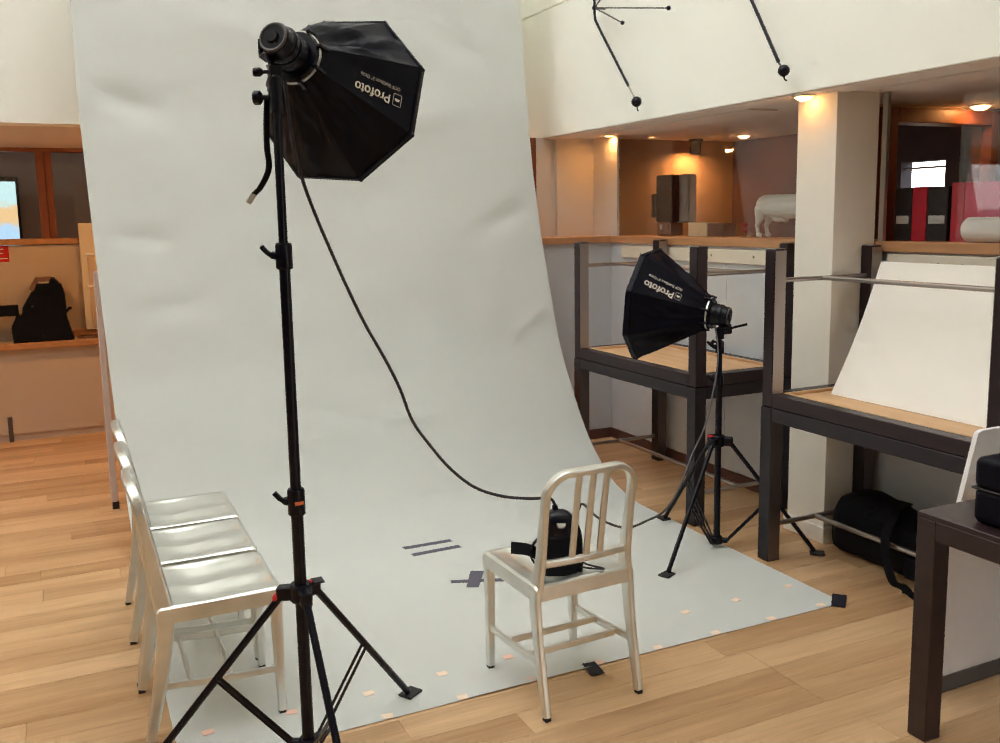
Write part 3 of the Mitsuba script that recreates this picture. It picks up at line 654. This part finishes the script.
st1, crown1 = stand('light_stand', 'tall black light stand in front, carrying the large softbox', S1, (32.1, 152.1, 272.1), 0.492, 0.572,
      [(0.06, 0.86, 0.0185), (0.86, 1.595, 0.0160), (1.595, 2.02, 0.0130)], [(0.857, 0.026, 0.082, True), (1.590, 0.024, 0.076, False)], 0.078, 0.0115, True)
put(crown1, 'tag', box(S1[0] + 0.036, S1[0] + 0.070, S1[1] - 0.022, S1[1] + 0.022, 0.596, 0.601, 0.001), 'black_plastic')
put(crown1, 'button', place(lathe([(0, 0.006), (0.006, 0.005), (0.006, 0)], 12), (S1[0] + 0.03, S1[1] - 0.006, 0.600)), 'tag_red')
put(crown1, 'leg_clip', place(lathe([(0, 0.012), (0.010, 0.012), (0.012, 0.004), (0.012, -0.012), (0, -0.012)], 16), (S1[0] - 0.066, S1[1] + 0.034, 0.556), z=(-0.6, 0.3, -0.7)), 'tag_red', smooth=40, label='red clip on the leg joint')
S2 = (2.905, 3.655)
st2, crown2 = stand('light_stand', 'short black light stand in front of the dark steel frame', S2, (204, 320, 88), 0.475, 0.560,
      [(0.03, 0.84, 0.0165), (0.84, 1.06, 0.0130), (1.06, 1.12, 0.009)], [(0.868, 0.022, 0.07, False), (1.035, 0.021, 0.06, False)], 0.040, 0.0105, True)
put(crown2, 'tag', box(S2[0] - 0.064, S2[0] - 0.040, S2[1] - 0.02, S2[1] + 0.012, 0.586, 0.592, 0.001), 'tag_red')

def basis(az, el):
    ax = np.array([math.cos(el) * math.cos(az), math.cos(el) * math.sin(az), math.sin(el)]); e1 = np.cross(ax, [0, 0, 1]); e1 /= np.linalg.norm(e1)
    return ax, e1, np.cross(e1, ax)
def softbox(label, c, az, el, ro, dep, R, kp, text, seed):
    c = np.array(c); ax, e1, e2 = basis(az, el); r0 = 0.072
    t = thing('softbox', label, 'softbox')
    pol = lambda a, r, h: c + ax * h + r * (math.cos(a) * e1 + math.sin(a) * e2)
    rs = np.random.default_rng(seed)
    for k in range(8):      # eight fabric panels, each sagging between its rods
        na, nh = 13, 22; V = []
        a0, a1 = ro + k * math.pi / 4, ro + (k + 1) * math.pi / 4
        for i in range(nh):
            f = i / (nh - 1); r, h = r0 + (R - r0) * (f ** 0.90), dep * f
            p0, p1 = pol(a0, r, h), pol(a1, r, h); nrm = None
            for j in range(na):
                g = j / (na - 1); p = p0 + (p1 - p0) * g
                rad = p - c - ax * h; rad /= np.linalg.norm(rad); nr = rad * dep - ax * (R - r0); nr /= np.linalg.norm(nr)
                edge = math.sin(math.pi * g) ** 0.8
                sag = -0.004 * edge * math.sin(math.pi * f)
                wr = (meshkit.fbm(np.array([f * 2.2 + k * 7, g * 4.5 + f * 2.0, seed]), 3, seed) - 0.5) * 0.058 * edge * (0.35 + math.sin(math.pi * min(f * 1.1, 1)))
                if k == kp: wr *= 0.16
                V.append(p + nr * (sag + wr))
        i = (np.arange(nh - 1)[:, None] * na + np.arange(na - 1)).ravel()
        F = np.vstack([np.stack([i, i + 1, i + na + 1], 1), np.stack([i, i + na + 1, i + na], 1)])
        put(t, 'fabric_panel', trimesh.Trimesh(np.array(V), F, process=False), 'black_fabric', smooth=True)
        if k == kp:          # print on this panel
            q0, q1 = (pol(a0, r0, 0) + pol(a1, r0, 0)) / 2, (pol(a0, R, dep) + pol(a1, R, dep)) / 2
            u = (q1 - q0) / np.linalg.norm(q1 - q0); vv = pol(a1, R, dep) - pol(a0, R, dep); vv /= np.linalg.norm(vv); nn = np.cross(u, vv)
            if nn @ (q1 - c - ax * dep) < 0: nn = -nn
            for words, u0, v0, hgt, mt, bold in text['lines']:
                m = meshkit.text_mesh(words, hgt, 0.0012, bold); d = text['dir']; up = -d * vv if np.cross(u * d, -d * vv) @ nn > 0 else d * vv
                put(t, 'print', place(m, q0 + u * u0 + vv * v0 + nn * 0.004, x=u * d, z=nn), mt)
            from shapely.geometry import Point, box as sbox
            lg = sbox(-0.011, -0.015, 0.011, 0.015).buffer(0.004); lg = lg.difference(lg.buffer(-0.0016))
            half = Point(0, -0.004).buffer(0.009, 12).intersection(sbox(-0.02, -0.004, 0.02, 0.02))
            for gm, mt in ((lg, 'print_grey'), (half, 'print_white')):
                m = trimesh.creation.extrude_polygon(gm, 0.0012, engine='earcut')
                lu, lv = text['logo']; put(t, 'logo', place(m, q0 + u * lu + vv * lv + nn * 0.004, x=u * text['dir'], z=nn), mt)
    ang = [ro + k * math.pi / 4 for k in range(9)]
    put(t, 'rim', cat(*[rod(pol(a, R, dep), pol(b, R, dep), 0.0055, 8) for a, b in zip(ang[:-1], ang[1:])], *[rod(pol(a, R, dep - 0.004), pol(a, R, dep + 0.02), 0.006, 8) for a in ang[:-1]]), 'black_fabric', smooth=40)
    lip = []
    for a, b in zip(ang[:-1], ang[1:]):
        q = np.array([pol(a, R, dep), pol(b, R, dep), pol(b, R, dep + 0.028), pol(a, R, dep + 0.028)]); lip.append(trimesh.Trimesh(q, [(0, 1, 2), (0, 2, 3)], process=False))
    put(t, 'front_lip', cat(*lip), 'black_fabric')
    dv = np.array([pol(a, R - 0.004, dep + 0.005) for a in ang[:-1]] + [c + ax * (dep + 0.005)])
    put(t, 'diffuser', trimesh.Trimesh(dv, [(8, k, (k + 1) % 8) for k in range(8)], process=False), 'diffuser_white')
    rg = put(t, 'speed_ring', place(lathe([(0.055, -0.012), (0.073, -0.012), (0.078, -0.004), (0.078, 0.006), (0.072, 0.012), (0.055, 0.012), (0.055, -0.012)], 36), c, z=ax), 'black_plastic', smooth=30)
    put(rg, 'edge_band', place(lathe([(0.0785, -0.003), (0.0815, -0.003), (0.0815, 0.005), (0.0785, 0.005), (0.0785, -0.003)], 36), c, z=ax), 'ring_silver', smooth=30, label='thin silver edge of the ring')
    for k in range(8):
        a = ro + k * math.pi / 4; put(t, 'rod_clip', bar(pol(a, 0.083, -0.014), pol(a, 0.090, 0.03), 0.014, 0.010, 0.002), 'black_plastic')
    put(t, 'collar_skirt', place(lathe([(0.0775, 0.012), (0.082, 0.025), (0.078, 0.04)], 32), c, z=ax), 'black_fabric', smooth=True)
    return ax, e1, e2, c
def flash_head(label, c, ax, L, mount, bracket_side, knobs):
    t = thing('flash_head', label, 'flash head'); b = c - ax * 0.014
    prof = [(0, -L), (0.040, -L), (0.046, -L + 0.006), (0.047, -L + 0.03), (0.050, -L + 0.034), (0.050, -0.045), (0.0535, -0.040), (0.0565, -0.012), (0.0565, 0.010), (0, 0.010)]
    put(t, 'housing', place(lathe(prof, 36), c, z=ax), 'black_plastic', smooth=35)
    for h in (-L + 0.045, -0.055): put(t, 'grip_ring', place(lathe([(0.050, h - 0.005), (0.0535, h - 0.004), (0.0535, h + 0.004), (0.050, h + 0.005)], 36), c, z=ax), 'black_satin', smooth=30)
    put(t, 'back_dial', place(lathe([(0, -L - 0.008), (0.016, -L - 0.008), (0.019, -L), (0, -L)], 24), c + ax * 0, z=ax), 'black_satin', smooth=30)
    put(t, 'back_rim', place(lathe([(0.036, -L - 0.002), (0.041, -L - 0.003), (0.043, -L + 0.003)], 36), c, z=ax), 'cable_grey', smooth=30)
    return t
TX1 = {'dir': -1, 'logo': (0.281, -0.026), 'lines': [('Profoto', 0.258, -0.019, 0.026, 'print_white', True), ("OCF Softbox 2' Octa", 0.286, 0.014, 0.0105, 'print_grey', False)]}
TX2 = {'dir': 1, 'logo': (0.158, 0.026), 'lines': [('Profoto', 0.178, 0.018, 0.033, 'print_white', True), ("OCF Softbox 2' Octa", 0.148, -0.022, 0.0135, 'print_white', False)]}
ax1, e11, e21, c1 = softbox('large black octagonal softbox on the tall front stand', (0.651, 2.764, 2.158), 7.105, -0.302, -2.823, 0.290, 0.280, 3, TX1, 11)
ax2, e12, e22, c2 = softbox('black octagonal softbox on the short stand by the frames', (2.875, 3.694, 1.200), 2.186, 0.12, -1.867, 0.324, 0.288, 5, TX2, 23)
h1 = flash_head('black round flash head behind the large front softbox', c1, ax1, 0.125, None, None, None)
h2 = flash_head('small black flash head behind the softbox on the short stand', c2, ax2, 0.095, None, None, None)
# tilting bracket of the first head
x, y = S1
q = c1 - ax1 * 0.075
sidev = np.cross(ax1, [0, 0, 1]); sidev /= np.linalg.norm(sidev)
tb = thing('tilt_bracket', 'black tilt bracket with two knobs on the tall stand', 'bracket')
put(tb, 'socket', cat(place(lathe([(0, 0.05), (0.018, 0.05), (0.021, 0.045), (0.021, -0.05), (0, -0.05)], 20), (x, y, 2.045)), bar((x, y, 2.06), (x, y, 2.125), 0.032, 0.036, 0.004)), 'black_plastic', smooth=30)
put(tb, 'fork', sweep(curve([(x, y, 2.10), (x - 0.012, y + 0.02, 2.15), tuple(q - sidev * 0.064 - [0, 0, 0.03]), tuple(q - sidev * 0.064 + [0, 0, 0.02])], 6), rrect_prof(0.030, 0.010, 0.003), side=ax1), 'black_plastic')
for p, r, l in (((x, y, 2.035), 0.020, 0.052), ((x, y, 2.105), 0.013, 0.048)):
    p = np.array(p); d = np.array([-0.90, 0.43, 0])
    put(tb, 'knob', cat(rod(p, p + d * l, r * 0.4, 10), place(lathe([(0, 0.012), (r * 0.8, 0.012), (r, 0.008), (r, -0.006), (r * 0.7, -0.012), (0, -0.012)], 20), p + d * l, z=d)), 'black_plastic', smooth=35)
put(tb, 'strap', sweep(curve([(x - 0.022, y + 0.012, 2.04), (x - 0.026, y + 0.02, 1.97), (x - 0.028, y + 0.022, 1.90), (x - 0.026, y + 0.02, 1.84), (x - 0.048, y + 0.03, 1.79), (x - 0.070, y + 0.04, 1.765)], 6), rrect_prof(0.020, 0.004, 0.0015, 2), side=(0.9, 0.43, 0)), 'black_cloth')
put(tb, 'strap_end', sweep(np.array([(x - 0.068, y + 0.039, 1.768), (x - 0.085, y + 0.045, 1.742)]), rrect_prof(0.020, 0.006, 0.002, 2), side=(0.9, 0.43, 0)), 'print_grey')
# swivel of the second head
x, y = S2
sv = thing('swivel_mount', 'black swivel mount with a long handle on the short stand', 'bracket')
q2 = c2 - ax2 * 0.06
put(sv, 'socket', cat(place(lathe([(0, 0.028), (0.018, 0.028), (0.021, 0.02), (0.021, -0.028), (0, -0.028)], 20), (x, y, 1.105)), bar((x, y, 1.115), q2 - [0, 0, 0.045], 0.026, 0.024, 0.004)), 'black_plastic', smooth=30)
put(sv, 'joint', place(lathe([(0, 0.02), (0.022, 0.02), (0.026, 0.012), (0.026, -0.012), (0.022, -0.02), (0, -0.02)], 20), (x + 0.03, y - 0.02, 1.125), z=(0.8, -0.6, 0.1)), 'black_plastic', smooth=30)
put(sv, 'handle', rod((x + 0.04, y - 0.026, 1.128), (x + 0.125, y - 0.05, 1.145), 0.006, 10), 'black_plastic', smooth=40)
put(sv, 'wing_knob', cat(rod((x, y, 1.06), (x - 0.035, y + 0.01, 1.062), 0.005, 10), bar((x - 0.045, y + 0.013, 1.048), (x - 0.028, y + 0.009, 1.07), 0.008, 0.018, 0.002)), 'black_plastic')

# ------------------------------------------------------------------ battery pack on the chair
def superbox(cx, cy, z0, w, d, h, rot, n=36, m=18):
    V = []
    for i in range(m + 1):
        f = i / m; z = h * f
        k = 1.0 if f < 0.45 else max(0.02, (1 - ((f - 0.45) / 0.55) ** 2.6)) ** 0.5
        k *= min(1, 0.90 + f * 1.2)
        for j in range(n):
            a = 2 * math.pi * j / n; c, s = math.cos(a), math.sin(a)
            px, py = abs(c) ** 0.55 * math.copysign(1, c) * w / 2 * k, abs(s) ** 0.55 * math.copysign(1, s) * d / 2 * k
            V.append((cx + px * math.cos(rot) - py * math.sin(rot), cy + px * math.sin(rot) + py * math.cos(rot), z0 + z))
    V.append((cx, cy, z0)); V.append((cx, cy, z0 + h)); F = []
    for i in range(m):
        for j in range(n):
            k = (j + 1) % n; F += [(i * n + j, i * n + k, (i + 1) * n + k), (i * n + j, (i + 1) * n + k, (i + 1) * n + j)]
    for j in range(n):
        k = (j + 1) % n; F += [((m + 1) * n, k, j), ((m + 1) * n + 1, m * n + j, m * n + k)]
    return trimesh.Trimesh(np.array(V), F, process=False)
bp = thing('battery_pack', 'black rounded battery pack with a strap on the seat of the front chair', 'battery pack')
BPX, BPY, BZ0 = 1.498, 2.755, 0.4465
rb = math.radians(-22)
put(bp, 'body', superbox(BPX, BPY, BZ0, 0.138, 0.098, 0.222, rb), 'black_cloth', smooth=50)
put(bp, 'control_panel', superbox(BPX - 0.005, BPY - 0.004, BZ0 + 0.135, 0.112, 0.090, 0.094, rb), 'black_satin', smooth=50)
put(bp, 'highlight_disc', place(lathe([(0, 0.008), (0.016, 0.008), (0.019, 0.002), (0.019, -0.01), (0, -0.01)], 20), (BPX - 0.012, BPY - 0.040, BZ0 + 0.190), z=(-0.25, -0.75, 0.6)), 'ring_silver', smooth=30)  # silver disc painted in where the glossy top catches a highlight
put(bp, 'side_pocket', superbox(BPX + 0.066, BPY - 0.020, BZ0 + 0.002, 0.030, 0.075, 0.165, rb, 20, 10), 'black_cloth', smooth=50)
put(bp, 'plug', cat(rod((BPX + 0.052, BPY - 0.02, BZ0 + 0.20), (BPX + 0.066, BPY - 0.03, BZ0 + 0.245), 0.010, 12), rod((BPX - 0.005, BPY + 0.01, BZ0 + 0.205), (BPX - 0.008, BPY + 0.012, BZ0 + 0.24), 0.010, 12)), 'black_plastic', smooth=40)
put(bp, 'strap', sweep(curve([(BPX - 0.062, BPY + 0.025, BZ0 + 0.13), (BPX - 0.085, BPY + 0.035, BZ0 + 0.10), (BPX - 0.092, BPY + 0.04, BZ0 + 0.06), (BPX - 0.07, BPY + 0.03, BZ0 + 0.02)], 6), rrect_prof(0.026, 0.004, 0.0015, 2), side=(0.4, 0.9, 0)), 'black_cloth')
put(bp, 'strap_end', sweep(curve([(BPX - 0.055, BPY + 0.02, BZ0 + 0.055), (BPX - 0.10, BPY + 0.035, BZ0 + 0.085), (BPX - 0.16, BPY + 0.055, BZ0 + 0.098)], 6), rrect_prof(0.046, 0.004, 0.0015, 2), side=(0.45, 0.6, 0.65)), 'black_cloth')
put(bp, 'cord_loop', tube(curve([(BPX + 0.05, BPY - 0.04, BZ0 + 0.05), (BPX + 0.085, BPY - 0.06, BZ0 + 0.03), (BPX + 0.125, BPY - 0.085, BZ0 + 0.020), (BPX + 0.120, BPY - 0.095, BZ0 + 0.020), (BPX + 0.075, BPY - 0.065, BZ0 + 0.022), (BPX + 0.045, BPY - 0.045, BZ0 + 0.028)], 6), 0.0035, 8), 'cable_black', smooth=True)
# cables
CA = [(0.612, 2.745, 2.09), (0.628, 2.760, 1.95), [0.662,2.796,1.811],[0.704,2.797,1.686],[0.740,2.807,1.600],[0.786,2.808,1.487],[0.840,2.802,1.363],[0.900,2.797,1.247],[0.947,2.798,1.145],[0.986,2.803,1.038],[1.045,2.802,0.948],[1.112,2.797,0.862],[1.193,2.787,0.790],[1.285,2.778,0.748],[1.377,2.771,0.727],[1.449,2.775,0.716],(1.480, 2.772, 0.708), (1.490, 2.767, 0.688)]
solo('power_cable', tube(curve(CA, 5), 0.0052, 10), 'cable_black', 'thick black cable hanging from the large softbox to the battery pack', 'cable', smooth=True)
CB = [[1.564,2.725,0.692],(1.60,2.745,0.675),[1.675,2.780,0.607],[1.794,2.840,0.538],[1.902,2.910,0.497],[2.018,2.981,0.481],[2.151,3.046,0.483],[2.276,3.123,0.534],[2.412,3.206,0.659],[2.535,3.288,0.740],[2.644,3.381,0.841],[2.745,3.476,0.934],[2.82,3.56,1.025],[2.868,3.640,1.120],(2.872,3.672,1.16)]
solo('power_cable', tube(curve(CB, 5), 0.0045, 10), 'cable_grey', 'dark cable sagging from the battery pack up to the small flash head', 'cable', smooth=True)

# ------------------------------------------------------------------ dark wooden table on the right with its things
tb_ = thing('wooden_table', 'dark brown wooden table at the right edge with square legs', 'table')
tx0, tx1, ty0, ty1 = 2.372, 3.30, 1.15, 1.995
put(tb_, 'tabletop', box(tx0, tx1, ty0, ty1, 0.735, 0.752, 0.002), 'dark_wood')
for a in ((tx0, tx0 + 0.07, ty0 + 0.07, ty1 - 0.07), (tx1 - 0.07, tx1, ty0 + 0.07, ty1 - 0.07), (tx0 + 0.07, tx1 - 0.07, ty1 - 0.07, ty1), (tx0 + 0.07, tx1 - 0.07, ty0, ty0 + 0.07)):
    put(tb_, 'apron', box(*a, 0.672, 0.735, 0.002), 'dark_wood')
for xx in (tx0, tx1 - 0.07):
    for yy in (ty1 - 0.07, ty0): put(tb_, 'leg', box(xx, xx + 0.07, yy, yy + 0.07, 0, 0.735, 0.003), 'dark_wood')
cs = thing('black_case', 'soft black case with rounded corners on the dark wooden table', 'case')
def rbox(x0, x1, y0, y1, z0, z1, r):
    pts_ = [(x, y, z) for x in (x0 + r, x1 - r) for y in (y0 + r, y1 - r) for z in (z0 + r, z1 - r)]
    h = m3.Manifold.batch_hull([m3.Manifold.sphere(r, 24).translate(p) for p in pts_]); k = h.to_mesh(); return trimesh.Trimesh(k.vert_properties[:, :3], k.tri_verts)
put(cs, 'body', rbox(2.425, 2.70, 1.62, 1.845, 0.753, 0.862, 0.022), 'black_fabric', smooth=60)
put(cs, 'lid', rbox(2.423, 2.702, 1.618, 1.847, 0.858, 0.958, 0.024), 'black_fabric', smooth=60)
put(cs, 'zipper', box(2.422, 2.703, 1.617, 1.848, 0.857, 0.863, 0.002), 'rubber')
bw = thing('display_board', 'large pale board standing behind the dark wooden table', 'panel')
put(bw, 'board', prism([(2.56, 0.06), (3.35, 0.06), (3.35, 0.93), (2.825, 0.932), (2.805, 0.925), (2.797, 0.905), (2.735, 0.69)], 2.122, 2.140, 'y'), 'board_white')
put(bw, 'base_strip', box(2.56, 3.35, 2.115, 2.147, 0.0, 0.06, 0.003), 'groove_dark', label='dark strip along the bottom')

# ------------------------------------------------------------------ things on the ledges behind the panes
sp_ = thing('speaker_box', 'upright black and grey box on the ledge behind the left window', 'box')
LZ = 1.5385
put(sp_, 'front_face', box(3.90, 3.969, 5.46, 5.66, LZ + 0.10, LZ + 0.43, 0.010), 'black_cloth', label='black face')
put(sp_, 'side_shell', box(3.97, 4.06, 5.38, 5.66, LZ + 0.09, LZ + 0.43, 0.012), 'grey_box', label='grey shell')
put(sp_, 'side_pack', box(3.90, 3.98, 5.66, 5.72, LZ + 0.13, LZ + 0.30, 0.008), 'black_plastic')
put(sp_, 'base', box(3.90, 4.03, 5.49, 5.65, LZ, LZ + 0.10, 0.015), 'brown_box', label='brown base')
put(sp_, 'badge', box(3.896, 3.901, 5.57, 5.60, LZ + 0.045, LZ + 0.08), 'print_grey')
solo('carton', cat(box(3.93, 4.04, 5.10, 5.31, LZ, LZ + 0.092, 0.003), box(3.9285, 3.93, 5.195, 5.2, LZ, LZ + 0.09)), 'cream_box', 'small cream carton beside the black and grey box on the ledge', 'box')
bb = thing('stacked_books', 'brown book lying between the cream carton and the white cow', 'book')
put(bb, 'block', box(3.935, 4.04, 4.93, 5.095, LZ, LZ + 0.088, 0.003), 'brown_box')
for z in (0.025, 0.05, 0.07): put(bb, 'spine_band', box(3.932, 3.936, 4.94, 5.02, LZ + z, LZ + z + 0.006), 'groove_dark')
# white cow figure: rear end beside the flower, the rest runs behind the column
def cow():
    X = 3.92; b = []
    rump, mid, chest = np.array([X, 4.50, LZ + 0.195]), np.array([X, 4.32, LZ + 0.185]), np.array([X, 4.13, LZ + 0.190])
    b += [(rump, 0.066, mid, 0.074), (mid, 0.074, chest, 0.070), (chest + [0, -0.02, 0.01], 0.050, (X, 4.02, LZ + 0.255), 0.034), ((X, 4.02, LZ + 0.255), 0.032, (X, 3.945, LZ + 0.225), 0.020)]
    for s in (-1, 1):
        b += [((X + s * 0.03, 4.515, LZ + 0.17), 0.042, (X + s * 0.036, 4.525, LZ + 0.105), 0.022), ((X + s * 0.036, 4.525, LZ + 0.105), 0.019, (X + s * 0.036, 4.545, LZ + 0.075), 0.014), ((X + s * 0.036, 4.545, LZ + 0.075), 0.013, (X + s * 0.036, 4.53, LZ + 0.018), 0.011), ((X + s * 0.036, 4.53, LZ + 0.017), 0.016, (X + s * 0.036, 4.518, LZ + 0.015), 0.015)]
        b += [((X + s * 0.034, 4.12, LZ + 0.15), 0.032, (X + s * 0.036, 4.11, LZ + 0.085), 0.017), ((X + s * 0.036, 4.11, LZ + 0.085), 0.016, (X + s * 0.036, 4.115, LZ + 0.018), 0.011), ((X + s * 0.036, 4.115, LZ + 0.017), 0.015, (X + s * 0.036, 4.10, LZ + 0.015), 0.014)]
        b += [((X + s * 0.03, 4.02, LZ + 0.28), 0.008, (X + s * 0.06, 4.03, LZ + 0.285), 0.010)]
    b += [((X, 4.34, LZ + 0.12), 0.03, (X, 4.42, LZ + 0.125), 0.026), ((X, 4.565, LZ + 0.235), 0.008, (X, 4.575, LZ + 0.12), 0.007)]
    return spheres_hull([(np.array(p), r, np.array(p2), r2) for p, r, p2, r2 in b], 0.012, 8)
cw = thing('cow_figure', 'white cow figure on the ledge, its rear end left of the column', 'figure')
put(cw, 'body', cow(), 'cow_white', smooth=True)
put(cw, 'tail_tuft', place(lathe([(0, 0.03), (0.010, 0.012), (0.009, -0.01), (0, -0.028)], 10), (3.92, 4.576, LZ + 0.10)), 'cow_white', smooth=True)
fl = thing('magenta_flower', 'small magenta flower at the rear leg of the white cow', 'flower')
put(fl, 'stem', tube(curve([(3.90, 4.67, LZ), (3.90, 4.672, LZ + 0.03), (3.898, 4.665, LZ + 0.058)], 4), 0.003, 8), 'dark_wood', smooth=True)
for k in range(6):
    a = k * math.pi / 3; d = np.array([-0.35, math.cos(a), math.sin(a)])
    put(fl, 'petal', place(lathe([(0, -0.003), (0.012, 0.0), (0, 0.003)], 10), np.array([3.896, 4.665, LZ + 0.062]) + d * 0.020, x=d, z=np.cross(d, [1, 0, 0])), 'flower_magenta', smooth=True)
# binders and boxes on the right ledge
def binder(y0, y1, h, bsdf, label, plate, d=0.14):
    t = thing('box_file', label, 'box file'); x0 = 3.82
    put(t, 'body', box(x0, x0 + d, y0, y1, LZ, LZ + h, 0.003), bsdf)
    if plate: put(t, 'label_plate', box(x0 - 0.003, x0, y0 + 0.012, y1 - 0.012, LZ + 0.085, LZ + 0.125, 0.001), 'print_grey', label='pale label')
binder(3.335, 3.435, 0.262, 'file_black', 'black box file beside the column, with a pale label', True)
binder(3.245, 3.331, 0.264, 'file_red', 'red box file between the two black ones', False)
binder(3.125, 3.241, 0.262, 'file_black', 'black box file between red files, with a pale label', True)
rf = thing('red_case', 'large bright red case behind the white roll on the right ledge', 'case')
put(rf, 'front', prism([(3.838, 3.112), (3.955, 2.58), (4.05, 2.60), (3.965, 3.112)], LZ, LZ + 0.277, 'z'), 'file_red_light')
put(rf, 'corner_strip', prism([(3.834, 3.114), (3.847, 3.055), (3.851, 3.055), (3.838, 3.114)], LZ, LZ + 0.278, 'z'), 'file_red')
rl = thing('white_roll', 'thick white roll lying in front of the red case on the ledge', 'roll')
put(rl, 'paper_roll', place(lathe([(0.02, 0), (0.048, 0), (0.058, 0.012), (0.058, 0.44), (0.048, 0.45), (0.02, 0.45), (0.02, 0)], 32), (3.80, 2.992, LZ + 0.058), z=(0, -1, 0)), 'roll_white', smooth=40)
put(rl, 'core', place(lathe([(0.014, -0.001), (0.02, -0.001), (0.02, 0.451), (0.014, 0.451), (0.014, -0.001)], 20), (3.80, 2.992, LZ + 0.058), z=(0, -1, 0)), 'cream_box', smooth=40)

# ------------------------------------------------------------------ articulated lamps on the upper wall
sl_ = thing('spider_lamp', 'black branched wall lamp with several thin arms and a ball end', 'wall lamp')
X = 3.20
hub = (X, 5.34, 3.011)
put(sl_, 'mount', rod((BX - 0.0006, 5.34, 3.011), hub, 0.007, 10), 'cable_grey', smooth=40)
put(sl_, 'hub', place(lathe([(0, 0.016), (0.012, 0.012), (0.014, 0), (0.012, -0.012), (0, -0.016)], 16), hub, z=(1, 0, 0)), 'black_plastic', smooth=True)
put(sl_, 'upright', tube(curve([(X, 5.34, 3.75), (X, 5.34, 3.30), (X, 5.34, 3.011), (X, 5.334, 2.95), (X, 5.291, 2.884), (X, 4.941, 2.472)], 6), 0.0085, 10), 'black_plastic', smooth=True)
put(sl_, 'tip_rod', rod((X, 4.941, 2.472), (X, 4.872, 2.392), 0.004, 8), 'metal_rod', smooth=40)
bl = put(sl_, 'ball', place(trimesh.creation.icosphere(3, 0.031), (X, 4.852, 2.368)), 'black_plastic', smooth=True)
put(bl, 'hook', tube(curve([(X, 4.848, 2.345), (X, 4.842, 2.322), (X, 4.832, 2.312)], 4), 0.004, 8), 'black_plastic', smooth=True)
for e, r in (((X, 4.529, 2.847), 0.013), ((X, 5.009, 2.856), 0.013), ((X, 4.75, 3.30), 0.013)):
    a = put(sl_, 'arm', rod(hub, e, 0.0045, 8), 'cable_grey', smooth=40); put(a, 'arm_knob', place(trimesh.creation.icosphere(2, r), e), 'black_plastic', smooth=True)
put(sl_, 'top_plate', box(X - 0.03, BX - 0.0006, 5.30, 5.38, 3.74, 3.80, 0.004), 'black_plastic')
s2_ = thing('spider_lamp', 'black slanting lamp arm with a ball end, above the column', 'wall lamp')
put(s2_, 'upright', tube(curve([(X, 4.25, 3.9), (X, 4.235, 3.50), (X, 4.15, 3.27), (X, 3.821, 2.743), (X, 3.615, 2.412)], 8), 0.0085, 10), 'black_plastic', smooth=True)
put(s2_, 'tip_rod', rod((X, 3.615, 2.412), (X, 3.585, 2.375), 0.005, 8), 'cable_grey', smooth=40)
b2 = put(s2_, 'ball', place(trimesh.creation.icosphere(3, 0.028), (X, 3.577, 2.366)), 'black_plastic', smooth=True)
put(b2, 'hook', tube(curve([(X, 3.575, 2.345), (X, 3.57, 2.325), (X, 3.555, 2.316)], 4), 0.004, 8), 'black_plastic', smooth=True)
put(s2_, 'top_plate', box(X - 0.03, BX - 0.0006, 4.21, 4.29, 3.88, 3.94, 0.004), 'black_plastic')
